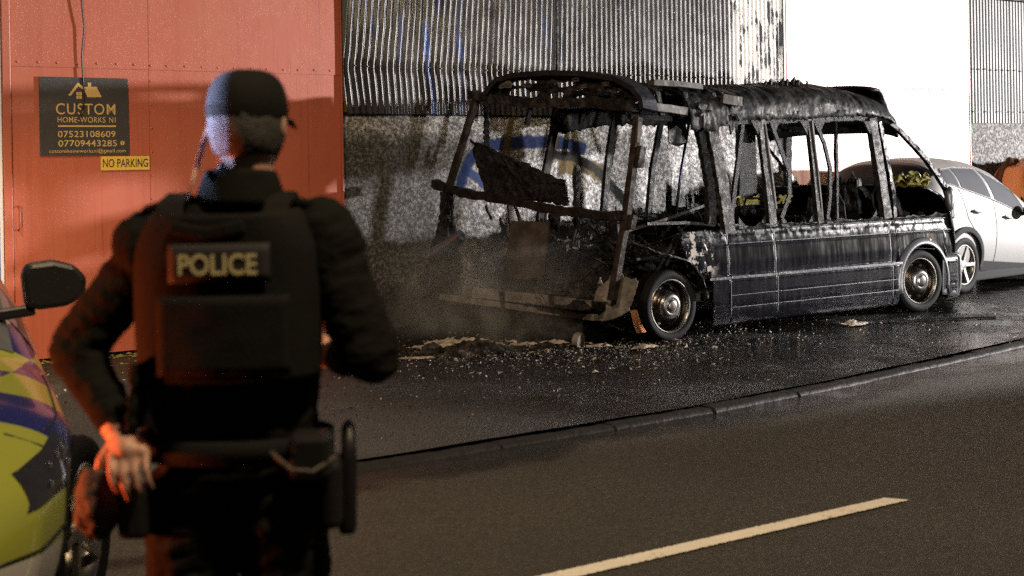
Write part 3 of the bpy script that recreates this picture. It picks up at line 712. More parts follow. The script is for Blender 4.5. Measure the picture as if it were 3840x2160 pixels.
# ---- far side
mb = MB()
def far(i, j):
    u = -.75 + 4.9 * i; zt = 1.07 + .05 * fbm(u * 6, 2) + .13 * max(0, fbm(u * 1.6, 8)); z = .16 + (zt - .16) * j; return (u, 2.16 + .02 * fbm(u * 2, z * 2), z)
mb.grid(far, 140, 24); prune(mb, lambda u, w, z: z < .40 + .9 * (u + .75) + .25 * fbm(u * 7, z * 7))
solid(mb.build('far_side_panel', M_SOOT, van, smooth=True), .012)
for P_, w_ in (([(.43, 2.15, 2.33), (.34, 2.15, 1.95), (.2, 2.15, 1.44), (.14, 2.15, 1.0)], .085), ([(1.25, 2.15, 2.3), (1.13, 2.15, 1.73), (1.03, 2.15, 1.05)], .075), ([(1.95, 2.15, 2.21), (1.78, 2.15, 1.59), (1.70, 2.15, 1.0)], .065), ([(2.74, 2.15, 2.18), (2.70, 2.15, 1.6), (2.66, 2.15, 1.0)], .09)):
    bars('far_pillar', M_RUST if w_ > .08 else M_SKEL, P_, .05, w_, (0, 1, 0), .08)
mb = MB(); mb.tube([(2.24, 2.0, 2.17), (2.09, 2.0, 1.58), (1.98, 2.0, 1.0)], .017, 8); mb.build('grab_pole', plain('blue_black_steel', (.02, .025, .04), .3, .8), van, smooth=True)
ragbar('far_pillar', M_CHAR, [(3.3, 2.15, 2.15), (3.32, 2.15, 1.6), (3.3, 2.15, 1.0)], .06, .30, .12)
ragbar('far_pillar', M_CHAR, [(4.0, 2.1, 2.1), (3.98, 2.1, 1.6), (4.0, 2.1, 1.0)], .06, .10, .2)
bars('grab_rail', M_SKEL, [(2.9, 1.5, 2.04), (3.5, 1.5, 2.02), (3.9, 1.5, 1.98)], .02, .03)
# ---- floor, chassis, contents
box('floor', M_SOOT, van, -.82, 4.25, .1, 2.1, .34, .42)
mb = MB(); mb.box(-.8, 4.2, .5, .62, .2, .34); mb.box(-.8, 4.2, 1.5, 1.62, .2, .34); 
o = mb.build('chassis_rails', M_SOOT, van); o['kind'] = 'stuff'
def heap(name, u0, u1, w0, w1, z, h, mat, sd, rough_=1.):
    mb = MB()
    def fn(i, j):
        u = u0 + (u1 - u0) * i; w = w0 + (w1 - w0) * j; e = min(1, 5 * min(i, 1 - i, j, 1 - j))
        return (u + .03 * fbm(u * 9, w * 9, sd), w + .03 * fbm(w * 9, u * 9, sd + 1), z + h * e * max(0, .45 + .8 * fbm(u * 2.2, w * 2.2, sd) + .5 * rough_ * fbm(u * 8, w * 8, sd) + .25 * rough_ * fbm(u * 24, w * 24, sd)))
    return mb.grid(fn, 90, 60).build(name, mat, van)
heap('burnt_debris', -1.0, 1.2, .12, 2.15, .36, .30, M_SOOT, 2); heap('burnt_debris', 1.1, 4.1, .2, 2.1, .40, .42, M_SOOT, 5)
def seat(u, w, hgt=.95):
    mb = MB()
    for s in (0, .42):
        mb.tube([(u, w + s, .42), (u + .02, w + s, .72), (u + .36, w + s, .74), (u + .36, w + s, .42)], .013, 6)
    mb.build('seat_base', M_RUST, van, smooth=True)
    mb = MB(); mb.tube([(u + .02, w, .72), (u - .04, w, hgt + .2), (u - .05, w + .05, hgt + .30), (u - .05, w + .37, hgt + .30), (u - .04, w + .42, hgt + .2), (u + .02, w + .42, .72)], .014, 6)
    for k in range(6): mb.tube([(u - .02 - .004 * k, w, .78 + .07 * k), (u - .02 - .004 * k, w + .42, .78 + .07 * k)], .004, 4)
    mb.build('seat_back', M_SKEL, van, smooth=True)
seat(2.95, .35, 1.0); seat(1.9, 1.45, .85); seat(1.2, 1.45, .8); seat(2.3, .3, .78); seat(2.95, 1.4, .95)
heap('dashboard', 3.82, 4.3, .08, 2.08, .80, .62, M_SOOT, 9, .5)
mb = MB(); mb.grid(lambda i, j: Vector((3.80, .55, 1.22)) + Vector((.07 * math.cos(6.28319 * i), (.18 + .014 * math.cos(6.28319 * j)) * math.cos(6.28319 * i), (.17 + .014 * math.cos(6.28319 * j)) * math.sin(6.28319 * i))) + Vector((.014 * math.sin(6.28319 * j), 0, 0)), 28, 6, True, True)
mb.build('steering_wheel', M_CHAR, van, smooth=True)
M_LAM = plain('scorched_laminated_glass', (.20, .175, .05), .5, 0, .6, 5, .6, 20)
mb = MB(); mb.grid(lambda i, j: (4.02 + .1 * fbm(i * 4, j * 3), .08 + .62 * i, 1.36 + .20 * j * (.7 + .6 * fbm(i * 5, 2)) + .05 * fbm(i * 9, j * 5)), 24, 10); prune(mb, lambda u, w, z: fbm(w * 8, z * 8, 3) < .30); solid(mb.build('windscreen_remnant', M_LAM, van), .006)
mb = MB(); mb.grid(lambda i, j: (3.0 + 1.0 * i, 2.05 + .05 * fbm(i * 9, j * 3), 1.16 + .12 * j * (.8 + .7 * fbm(i * 8, 3))), 30, 6); prune(mb, lambda u, w, z: fbm(u * 7, z * 8, 6) < .3); solid(mb.build('windscreen_remnant', M_LAM, van), .006)
# ---- rear frame
def rear(name, mat, path, w, h, side=(1, 0, 0), jit=.14, sub=5): return bars(name, mat, path, w, h, side, jit, sub)
rear('rear_pillar', M_RUST, [(-.34, .04, 2.10), (-.42, .02, 1.72), (-.55, .0, 1.14), (-.64, .0, .80), (-.73, .0, .44)], .06, .075, (1, 0, 0), .05)
bars('pillar_channel', M_ALU, [(-.37, -.01, 2.06), (-.41, -.03, 1.86)], .02, .04); bars('hinge', M_RUST, [(-.38, -.05, 1.83), (-.42, -.05, 1.64)], .05, .07); bars('hinge', M_RUST, [(-.50, -.06, 1.20), (-.54, -.06, 1.08)], .05, .06)
rear('rear_pillar', M_RUST, [(-.62, 2.18, 2.40), (-.75, 2.25, 1.95), (-.90, 2.33, 1.44)], .06, .065, (1, 0, 0), .06)
rear('rear_top_rail', M_SOOT, [(-.64, 2.27, 2.42), (-.6, 2.0, 2.37), (-.55, 1.61, 2.31), (-.47, 1.07, 2.275), (-.38, .57, 2.26), (-.32, .08, 2.20)], .09, .09, (1, 0, 0), .22, 7)
M_ARCH = m_soot('blue_black_steel_arch', dark=(.006, .0065, .009), ash=(.022, .022, .027), amt=.5, rough=(.4, .7), scale=14, bump=.3)
ARCH = [(-.58, 1.99, 2.40), (-.56, 1.93, 2.48), (-.53, 1.86, 2.545), (-.48, 1.62, 2.58), (-.41, 1.2, 2.58), (-.34, .74, 2.545), (-.29, .33, 2.475), (-.27, .10, 2.37), (-.28, -.02, 2.26), (-.29, -.06, 2.16)]
mb = MB()
mb.bar(ARCH, .20, .05, (1, .15, 0), .05, 3); mb.build('rear_arch', M_ARCH, van)
# perforated header plate between arch and rail
HOL = [(1.62, 2.40, .13, .055), (1.42, 2.37, .09, .045), (1.13, 2.36, .09, .05), (.83, 2.345, .12, .05), (.53, 2.335, .10, .045), (.34, 2.33, .07, .03), (1.0, 2.45, .12, .03), (1.55, 2.50, .2, .025)]
mb = MB(); AZ = sorted([(p[1], p[2]) for p in ARCH]); RZ = [(.08, 2.20), (.57, 2.26), (1.07, 2.275), (1.61, 2.31), (2.0, 2.37), (2.27, 2.42)]
def plate(i, j):
    w = .06 + 1.9 * i; a = lut(RZ, w); b = max(a + .01, lut(AZ, w) - .02); z = a + (b - a) * j; return (-.24 - .16 * w + .03 * fbm(w * 5, z * 9), w, z)
mb.grid(plate, 170, 34); prune(mb, lambda u, w, z: all(((w - a) / p) ** 2 + ((z - b) / q) ** 2 > 1 + .5 * fbm(w * 12, z * 12) for a, b, p, q in HOL))
solid(mb.build('perforated_header', M_SOOT, van), .01)
for w, z, s in ((1.75, 2.49, .2), (1.45, 2.47, .13), (.82, 2.49, .1), (.72, 2.42, .09), (.45, 2.43, .12)):
    mb = MB(); mb.grid(lambda i, j: (-.30 - .16 * w + .02 * fbm(i * 3, j * 3, w), w + s * (.5 - i), z + .35 * s * (j - .5) * (1 + .3 * fbm(i * 5, w))), 8, 5); solid(mb.build('scorched_foil', M_ALU, van), .004)
rear('rear_cross_beam', M_SKEL, [(-.92, 2.56, 1.50), (-.86, 2.15, 1.41), (-.77, 1.47, 1.33), (-.68, .84, 1.245), (-.58, .15, 1.19), (-.56, .02, 1.20)], .07, .085, (1, 0, 0), .3, 8)
rear('rear_bumper_bar', M_RUST, [(-1.02, 1.78, .425), (-.94, 1.14, .412), (-.86, .64, .395), (-.78, .16, .375)], .05, .085, (1, 0, 0), .05)
M_TAN = m_soot('ash_coated_bumper', dark=(.06, .054, .05), ash=(.27, .245, .225), amt=.8, rough=(.6, .9), scale=6, bump=.4)
rear('rear_bumper_bar', M_TAN, [(-1.10, 1.80, .435), (-1.0, 1.14, .42), (-.92, .64, .405), (-.84, .16, .385)], .02, .10, (1, 0, 0), .06)
rear('rear_step', M_TAN, [(-1.14, 2.13, .365), (-1.02, 1.38, .335), (-.90, .62, .305), (-.82, .12, .28)], .06, .055, (1, 0, 0), .08)
rear('rear_skirt', M_SOOT, [(-1.06, 2.0, .20), (-.98, 1.4, .18), (-.84, .3, .16)], .03, .20, (1, 0, 0), .2)
# ash covered rear corner
mb = MB()
def corner(i, j):
    q = -.25 + 1.25 * i; z = .24 + .50 * j; e = .06 * (1 - j) ** 2
    return (-.78 + .14 * j + (.16 * i ** 2) + e * .4, .22 - .36 * i + e + .01 * fbm(i * 6, j * 6), z + .06 * (i - .35) ** 2 * (1 - j) * 4)
mb.grid(corner, 48, 48); prune(mb, lambda u, w, z: z < .63 + .10 * fbm(u * 9, w * 9, 4)); solid(mb.build('rear_corner', M_TAN, van, smooth=True), .015)
# fallen panel leaning in the rear opening, charred poles, brackets
mb = MB(); Q4 = [Vector(p) for p in ((-.60, 2.08, 1.37), (-.45, .92, 1.28), (-.39, 1.04, 1.50), (-.52, 2.44, 1.96))]
mb.grid(lambda i, j: (lambda p: p + Vector((.02 * fbm(i * 9, j * 6), .03 * fbm(i * 14, j * 11, 3), .02 * fbm(i * 12, j * 12, 5))))(Q4[0].lerp(Q4[1], i).lerp(Q4[3].lerp(Q4[2], i), j)), 60, 24)
solid(mb.build('fallen_panel', M_CHAR, van), .025); mb = MB()
PP = [(-.52, 2.42, 1.95), (-.50, 2.19, 1.90), (-.41, 1.28, 1.61), (-.38, .98, 1.45), (-.42, .88, 1.34), (-.45, 1.0, 1.28), (-.52, 1.48, 1.32), (-.60, 2.06, 1.38)]
for a, b in (((-.60, 2.1, 1.84), (-.60, 1.55, 1.35)), ((-.58, 1.8, 1.74), (-.56, 1.3, 1.34))): bars('panel_rib', M_SOOT, [a, b], .03, .03, (1, 0, 0))
def char_pole(path, r):
    mb = MB(); P = [Vector(p) for p in path]; q = []
    for i in range(len(P) - 1):
        for k in range(14): q.append(P[i].lerp(P[i + 1], k / 14))
    mb.tube(q + [P[-1]], [r * random.uniform(.65, 1.25) for _ in range(len(q) + 1)], 8, True, .2); mb.build('charred_post', M_CHAR, van)
char_pole([(-.39, 2.34, 2.29), (-.46, 2.25, 1.88)], .032); char_pole([(-.39, .87, 1.66), (-.5, .76, 1.1), (-.61, .66, .55)], .035); char_pole([(-.45, 1.14, 1.22), (-.59, 1.09, .5)], .06)
for P_ in ([(-.39, 1.08, .50), (-.3, 1.08, .92), (-.28, .78, .81), (-.17, .55, 1.11)], [(-.17, .55, 1.13), (-.22, .45, .75)], [(.0, .5, .92), (-.5, 1.0, .91)], [(-.2, .1, 1.11), (.3, .12, 1.10), (.75, .1, 1.06)], [(-.35, .2, 1.05), (.1, .2, 1.13), (.7, .25, 1.25)], [(-.1, .12, .62), (.2, .1, 1.0)], [(.25, .1, 1.0), (.05, .12, .7)], [(-.3, .15, .78), (.35, .15, .80)], [(-.75, 1.5, 1.30), (-.72, 1.5, .95)], [(-.74, 1.42, 1.3), (-.70, 1.30, .98)]):
    bars('bent_bracket', M_SKEL if random.random() < .6 else M_RUST, P_, .025, .03, (0, 1, 0), .15)
random.seed(17)
for k in range(18):
    w_, z_ = random.uniform(.25, 2.1), random.uniform(.5, 1.15); a_ = random.uniform(-1.2, 1.2); l_ = random.uniform(.15, .45); u_ = -.70 - .12 * w_ + .25 * (z_ - .4) + random.uniform(.0, .25)
    bars('bent_bracket', M_RUST if k % 3 else M_SKEL, [(u_, w_, z_), (u_ + .05, w_ + .5 * l_ * math.cos(a_) + .03, z_ + .5 * l_ * math.sin(a_)), (u_ + .08, w_ + l_ * math.cos(a_), max(.42, z_ + l_ * math.sin(a_)))], .018, .028, (1, 0, 0), .2, 4)
for w_ in (.62, 1.25): bars('bumper_bracket', M_SOOT, [(-.80 - .16 * w_, w_, .30), (-.82 - .16 * w_, w_, .47)], .05, .07, (0, 1, 0), .15, 3)
mb = MB(); mb.grid(lambda i, j: (-.80 + .08 * i - .10 * (1 - j) + .01 * fbm(i * 5, j * 5), 1.38 - .5 * i, .58 + .55 * j), 14, 14); solid(mb.build('scorched_board', m_soot('scorched_board', dark=(.022, .017, .014), ash=(.08, .06, .05), amt=.6, rough=(.7, .95), scale=5, bump=.4), van), .02)
mb = MB(); mb.tube([(-1.08, 2.42, .75), (-1.02, 2.25, .85), (-.95, 2.03, .98)], .062, 14); mb.build('exhaust_canister', plain('blued_steel', (.14, .14, .18), .25, .9, .4, 12, .3, 30), van, smooth='auto')
mb = MB()
def lmass(i, j):
    q = 2 * math.pi * i; z = .02 + 1.4 * j; r = (.22 - .17 * j) * (1 + .9 * fbm(math.cos(q) * 2.2, math.sin(q) * 2.2, z * 5) + .4 * fbm(math.cos(q) * 6, math.sin(q) * 6, z * 14)); return (-.98 + .10 * j + r * math.cos(q) * .7, 2.36 + .06 * j - .05 + r * math.sin(q), z)
mb.grid(lmass, 44, 60, True); mb.build('slumped_corner', M_CHAR, van)
mb = MB()
for k in range(90):
    u, w = random.uniform(-1.05, -.3), random.uniform(.1, 2.3); z = .44 + random.uniform(0, .18); p = Vector((u, w, z)); pts = [p]
    for _ in range(4): p = p + Vector((random.gauss(0, .05), random.gauss(0, .07), random.gauss(0, .025))); pts.append(p)
    mb.tube(pts, .0035, 4, False)
o = mb.build('burnt_wires', M_RUST, van); o['kind'] = 'stuff'
mb = MB()
for k in range(7): mb.tube([(-.48 + .012 * k, .03, .33), (-.47 + .014 * k, .0, .2), (-.45 + .018 * k, -.02, .12)], .0028, 5)
o = mb.build('copper_wires', plain('copper', (.45, .18, .07), .35, .9), van); o['kind'] = 'stuff'
# ---- wheels
TY = [(.245, -.07), (.250, -.092), (.268, -.105), (.302, -.110), (.324, -.100), (.336, -.082), (.340, -.06), (.334, -.048), (.340, -.044), (.341, -.008), (.334, 0), (.341, .008), (.340, .044), (.334, .048), (.340, .06), (.336, .082), (.322, .1), (.295, .108), (.27, .104), (.245, .07)]
def van_wheel(c, s, steer=0., squash=1.):
    t = MB().lathe(TY, 48).build('wheel', M_RUBBER, van, smooth=True); t.location = c; t.scale = (1, s, squash); t.rotation_euler = (0, 0, steer)
    r = MB().lathe([(.213, -.090), (.205, -.094), (.198, -.085), (.19, -.05), (.183, -.02), (.178, .0), (.168, -.006), (.15, -.018), (.132, -.034), (.118, -.055), (.108, -.074), (.05, -.076), (0, -.076)], 48).xf(lambda p: Vector((p.x * 1.19, p.y, p.z * 1.19))).build('rim', M_RIMDARK, t, smooth=True)
    h = MB().lathe([(.112, -.070), (.112, -.088), (.104, -.104), (.085, -.116), (.062, -.119), (.058, -.116), (.054, -.120), (.048, -.127), (.03, -.131), (0, -.132)], 40).xf(lambda p: Vector((p.x * 1.15, p.y, p.z * 1.15))).build('hub_cap', M_CHROME, t, smooth=True)
    ring = MB().lathe([(.214, -.088), (.211, -.099), (.203, -.099), (.199, -.088)], 48).xf(lambda p: Vector((p.x * 1.19, p.y, p.z * 1.19))).build('rim_edge', M_CHROME, t, smooth=True)
    for k in range(8):
        q = k * math.pi / 4 + .3; mb = MB(); mb.lathe([(.021, 0), (.018, -.004), (0, -.004)], 12); o = mb.build('vent_hole', M_INK, t); o.location = (.175 * math.cos(q), -.0205, .175 * math.sin(q)); o.scale = (1, 1, 1)
    return t
van_wheel((0, .10, .335), 1); van_wheel((3.745, .085, .338), 1, R(-7)); van_wheel((0, 2.05, .335), -1); van_wheel((3.745, 2.05, .335), -1)
# ================================================================== cars
class Car:
    """body surface: half-sections along x (forward), y left, z up, centreline y = 0"""
    def __init__(s, root, top, hw, mid, bot, n=2.8): s.r, s.top, s.hwt, s.midt, s.bott, s.n = root, top, hw, mid, bot, n
    def w(s, x, z):
        hw, zm, zt, zb = lut(s.hwt, x), lut(s.midt, x), lut(s.top, x), lut(s.bott, x)
        if z >= zm: q = min(1, max(0, (z - zm) / max(.01, zt - zm))); return hw * (1 - q ** s.n) ** (1 / s.n)
        q = (zm - z) / max(.01, zm - zb); return hw * (1 - .10 * q ** 2.2)
    def body(s, mat, x0, x1, arches, nx=110, name='body'):
        mb = MB(); K = 16
        def fn(i, j):
            x = x0 + (x1 - x0) * i; zm, zt, zb = lut(s.midt, x), lut(s.top, x), lut(s.bott, x); sd = 1 if j >= .5 else -1; k = abs(j - .5) * 2
            if k < .62:
                a = math.pi / 2 * (k / .62); q = math.sin(math.pi / 2 - a) ** (2 / s.n); zz = zm + (zt - zm) * q; return (x, sd * lut(s.hwt, x) * math.sin(a) ** (2 / s.n), zz)
            z = zm + (zb - zm) * (k - .62) / .38; return (x, sd * s.w(x, z), z)
        mb.grid(fn, nx, 48)
        nj = 49; mb.f.append(tuple(range(nj))); mb.m.append(0); b = nx * nj; mb.f.append(tuple(b + k for k in range(nj))[::-1]); mb.m.append(0)
        for i in range(nx): mb.f.append((i * nj, i * nj + nj - 1, (i + 1) * nj + nj - 1, (i + 1) * nj)); mb.m.append(0)
        o = mb.build(name, mat, s.r, smooth=False)
        cut = MB()
        for ax, az, ar in arches:
            for sd in (-1, 1):
                h0, h1 = sorted((sd * .58, sd * 1.2)); cut.lathe([(0, h0), (ar, h0), (ar, h1), (0, h1)], 40, (ax, 0, az))
        c = cut.build('cutter', mat)
        bo = o.modifiers.new('b', 'BOOLEAN'); bo.object = c; bo.operation = 'DIFFERENCE'; bo.solver = 'EXACT'
        bpy.context.view_layer.update()
        me = bpy.data.meshes.new_from_object(o.evaluated_get(bpy.context.evaluated_depsgraph_get())); o.modifiers.clear(); o.data = me
        bpy.data.objects.remove(c)
        me.materials.clear(); me.materials.append(mat); me.materials.append(M_BLACK)
        for p in me.polygons:
            p.use_smooth = True; p.material_index = 0
            for ax, az, ar in arches:
                if math.hypot(p.center.x - ax, p.center.z - az) < ar + .004 and abs(p.center.y) > .5 and abs(p.normal.y) < .9 or (math.hypot(p.center.x - ax, p.center.z - az) < ar and abs(p.center.y) < .62): p.material_index = 1
        e = o.modifiers.new('split', 'EDGE_SPLIT'); e.split_angle = R(40)
        return o
    def patch(s, name, mat, quad, sd=-1, off=.005, nu=14, nv=8, parent=None):
        """quad: four (x,z) corners, lower rear, lower front, upper front, upper rear, laid on the body side"""
        a, b, c, d_ = [Vector(q) for q in quad]
        def fn(i, j):
            p = a.lerp(b, i).lerp(d_.lerp(c, i), j); return (p.x, sd * (s.w(p.x, p.y) + off), p.y)
        return MB().grid(fn, nu, nv).build(name, mat, parent or s.r, smooth=True)
    def line(s, name, mat, pts, r, sd=-1, off=.002):
        q = []
        P = [Vector(p) for p in pts]
        for i in range(len(P) - 1):
            for k in range(6): q.append(P[i].lerp(P[i + 1], k / 6))
        q.append(P[-1]); return MB().tube([(p.x, sd * (s.w(p.x, p.y) + off), p.y) for p in q], r, 6).build(name, mat, s.r, smooth=True)
    def over(s, name, mat, x0, x1, k0, k1, off=.006):
        """glass laid over the top surface between x0..x1; k is the fraction of the half width"""
        def fn(i, j):
            x = x0 + (x1 - x0) * i; y = (k0 + (k1 - k0) * j) * lut(s.hwt, x); zm, zt = lut(s.midt, x), lut(s.top, x)
            q = min(1, abs(y) / lut(s.hwt, x)); return (x, y, zm + (zt - zm) * (1 - q ** s.n) ** (1 / s.n) + off)
        return MB().grid(fn, 16, 20).build(name, mat, s.r, smooth=True)
def car_wheel(root, c, sd, rad, wd_, spokes, steer=0., m_rim=None):
    k = rad
    P = [(.70 * k, -.40 * wd_), (.74 * k, -.48 * wd_), (.9 * k, -.52 * wd_), (.965 * k, -.46 * wd_), (k, -.36 * wd_), (.985 * k, -.26 * wd_), (k, -.24 * wd_), (k, -.09 * wd_), (.985 * k, -.07 * wd_), (k, -.05 * wd_)]
    P = P + [(r, -h) for r, h in P[::-1]]
    t = MB().lathe(P, 52).build('wheel', M_RUBBER, root, smooth=True); t.location = c; t.scale = (1, sd, 1); t.rotation_euler = (0, 0, steer)
    mb = MB(); mb.lathe([(.72 * k, -.42 * wd_), (.70 * k, -.46 * wd_), (.665 * k, -.44 * wd_), (.64 * k, -.2 * wd_), (.63 * k, .3 * wd_)], 48); mb.build('rim', m_rim or M_CHROME, t, smooth=True)
    mb = MB(); mb.lathe([(.63 * k, .12 * wd_), (.3 * k, .1 * wd_), (0, .1 * wd_)], 32); mb.build('brake_disc', plain('brake_disc', (.16, .13, .09), .4, .9), t)
    mb = MB()
    for q in range(spokes):
        a = 2 * math.pi * q / spokes; ca, sa = math.cos(a), math.sin(a)
        pts = [(r * ca, h, r * sa) for r, h in ((.10 * k, -.34 * wd_), (.35 * k, -.36 * wd_), (.66 * k, -.43 * wd_))]
        mb.bar(pts, .11 * k, .10 * wd_, (-sa, 0, ca))
    mb.lathe([(.16 * k, -.30 * wd_), (.15 * k, -.40 * wd_), (.07 * k, -.42 * wd_), (.06 * k, -.40 * wd_), (0, -.40 * wd_)], 20)
    o = mb.build('spokes', m_rim or M_CHROME, t, smooth='auto'); return t

# ---- silver crossover
SA = R(43.0)
sv = thing('silver_crossover', 'silver crossover car parked just beyond the front of the burnt minibus', 'car', (5.57, 17.6, 0), SA)
cr = bpy.data.objects.new('shape', None)
M_SILV = plain('silver_paint', (.20, .198, .196), .55, .05, .05, 3, .03, 60, spec=.3)
M_GLASS = plain('dark_car_glass', (.10, .105, .115), .06, 0, .2, 2, spec=.9)
M_CLAD = plain('grey_cladding', (.045, .045, .048), .85, 0, .2, 20, .3, 90, spec=.03)
HW = .905
SUV = Car(sv, top=[(-.86, .96), (-.82, 1.08), (-.62, 1.42), (-.45, 1.60), (-.25, 1.665), (.3, 1.69), (.75, 1.655), (1.1, 1.57), (1.45, 1.40), (1.95, 1.10), (2.4, 1.02), (2.9, .93), (3.1, .82), (3.2, .62)],
          hw=[(-.86, .60), (-.8, .74), (-.6, .86), (-.2, HW), (2.4, HW), (2.8, .86), (3.05, .76), (3.2, .60)],
          mid=[(-.86, .78), (-.4, .86), (0, .82), (1.5, .66), (2.4, .62), (3.2, .50)], bot=[(-.86, .42), (-.6, .30), (0, .26), (1.6, .20), (2.8, .20), (3.2, .3)], n=3.2)
def shift_left(root):      # measured on the right-hand side: move the parts so that this side lies on the root's axis
    for c in root.children: c.location.y += HW - .02
SUV.body(M_SILV, -.86, 3.2, [(0, .35, .405), (2.42, .35, .405)])
SUV.patch('quarter_window', M_GLASS, [(-.36, 1.40), (-.02, 1.31), (-.02, 1.535), (-.20, 1.525)])
SUV.patch('door_window', M_GLASS, [(.03, 1.31), (.70, 1.16), (.58, 1.53), (.03, 1.545)]); SUV.patch('door_window', M_GLASS, [(.79, 1.14), (1.60, .92), (1.36, 1.23), (.67, 1.52)])
SUV.line('window_trim', M_BLACK, [(-.38, 1.40), (0, 1.30), (.72, 1.14), (1.62, .90)], .008); SUV.line('window_trim', M_BLACK, [(-.38, 1.40), (-.21, 1.54), (.1, 1.56), (.62, 1.54), (1.38, 1.24), (1.62, .90)], .007)
SUV.line('door_seam', M_INK, [(-.06, 1.29), (.1, .92), (.36, .66), (.40, .36)], .0035); SUV.line('door_seam', M_INK, [(.74, 1.13), (.80, .8), (.78, .27)], .0035); SUV.line('door_seam', M_INK, [(1.62, .9), (1.66, .6), (1.6, .2)], .0035)
SUV.patch('sill_cladding', M_CLAD, [(.38, .25), (2.05, .16), (2.05, .24), (.40, .38)], off=.014, nu=24)
mb = MB(); mb.grid(lambda i, j: ((.405 + .07 * j) * -math.cos(math.pi * (-.06 + 1.12 * i)), -(SUV.w((.405 + .07 * j) * -math.cos(math.pi * (-.06 + 1.12 * i)), .35 + (.405 + .07 * j) * math.sin(math.pi * (-.06 + 1.12 * i))) + .014), .35 + (.405 + .07 * j) * math.sin(math.pi * (-.06 + 1.12 * i))), 30, 3); solid(mb.build('arch_cladding', M_CLAD, sv, smooth=True), .02, 1)
for x, z in ((.28, 1.0), (1.06, .90)):
    mb = MB(); y = -SUV.w(x, z); mb.tube([(x - .10, y + .005, z + .012), (x - .08, y - .028, z + .01), (x + .08, y - .03, z - .012), (x + .10, y + .005, z - .014)], [.012, .014, .014, .01], 8); mb.build('door_handle', M_SILV, sv, smooth=True)
    mb = MB(); mb.ell((x - .01, y - .002, z), (.07, .008, .032), 12, 8); mb.build('handle_recess', M_BLACK, sv, smooth=True)
mb = MB(); mb.ell((1.50, -1.02, .98), (.07, .12, .085), 14, 10); mb.tube([(1.48, -.9, .93), (1.49, -.98, .95)], .03); mb.build('door_mirror', M_BLACK, sv, smooth=True)
SUV.over('rear_window', plain('tinted_rear_glass', (.006, .006, .007), .35, spec=.08), -.83, -.36, -.82, .82); SUV.over('windscreen', M_GLASS, 1.15, 1.9, -.8, .8)
mb = MB(); mb.grid(lambda i, j: (-.30 + .16 * i * (1 - .3 * j), (.03 - .022 * j) * (1 if 0 else math.cos(0)) * (-1 + 2 * (0)), 1.67 + .075 * j), 1, 1)
mb = MB(); mb.prism([(-.34, 1.665), (-.14, 1.675), (-.28, 1.745), (-.32, 1.745)], lambda a, b, h: (a, -.02 + h, b), .04); mb.build('roof_fin', plain('fin_plastic', (.22, .24, .28), .4), sv, bevel=.012)
SUV.patch('tail_lamp', plain('tail_lens', (.25, .02, .015), .15), [(-.80, .92), (-.45, .98), (-.42, 1.10), (-.74, 1.08)], off=.008)
mb = MB(); mb.box(.35, 2.0, -.84, -.60, .12, .24); mb.build('sill', M_CLAD, sv, bevel=.03)
M_ALLOY = plain('alloy', (.34, .33, .31), .3, .7, .15, 10)
for x in (0, 2.42):
    car_wheel(sv, (x, -.80, .35), 1, .35, .22, 5, m_rim=M_ALLOY); car_wheel(sv, (x, .80, .35), -1, .35, .22, 5, m_rim=M_ALLOY)
shift_left(sv)

# ---- orange sheet over a heap beyond the car
hp = thing('covered_heap', 'rust brown heap under an orange sheet beyond the silver car', 'heap', WL(14.2, -.5), A)
def mound(i, j, top=False):
    x = -1.15 + 2.3 * i; y = -.45 + .9 * j; e = (max(0, 1 - (x / 1.15) ** 4) * max(0, 1 - (y / .46) ** 4)) ** .5
    z = 1.6 * e ** .6 + (.09 if top else .10) * fbm(x * 3, y * 3, 4 if top else 1) * e * (1 if top else 2); return (x, y, max(0, z) + (.035 if top else 0))
mb = MB().grid(mound, 46, 24); mb.build('heap', m_soot('rusty_heap', dark=(.07, .03, .018), ash=(.20, .09, .05), amt=.8, rough=(.6, .9), scale=8, bump=1.), hp, smooth=True)
mb = MB().grid(lambda i, j: mound(.02 + .96 * i, .05 + .9 * j, True), 46, 24); prune(mb, lambda x, y, z: z > 1.02 + .12 * fbm(x * 5, y * 5) + .30 * max(0, x)); solid(mb.build('orange_sheet', plain('orange_sheet', (.72, .27, .07), .35, 0, .15, 4, .15, 12), hp, smooth=True), .012, 1)

# ---- patrol car at the left edge
PA = math.atan2(-.906, .423)
pc = thing('patrol_car', 'patrol car with yellow and blue blocks at the left edge facing the camera', 'car', (-2.53, 5.03, -.04), PA)
def m_batten():
    g = G('block_livery'); x, y, z = g.xyz()
    # blocks: x in .6 m steps, two rows, on white paint
    gx = g.math('FLOOR', g.math('DIVIDE', g.math('ADD', x, g.math('MULTIPLY', y, -.0)), .34)); gz = g.math('FLOOR', g.math('DIVIDE', g.math('SUBTRACT', z, .45), .24))
    chk = g.math('MODULO', g.math('ABSOLUTE', g.math('ADD', gx, gz)), 2.)
    side = g.math('GREATER_THAN', z, .45); c = g.mix(chk, (.30, .33, .05), (.014, .02, .13))
    c = g.mix(side, (.46, .45, .44), c)
    top = g.math('GREATER_THAN', z, 1.06); c = g.mix(top, c, (.46, .45, .44))
    nose_ = g.math('MULTIPLY', g.math('GREATER_THAN', x, .42), g.math('LESS_THAN', z, .80)); nose_ = g.math('MULTIPLY', nose_, side)
    c = g.mix(nose_, c, (.30, .33, .05))
    return g.out(c, .22, 0, None, coat=.7)
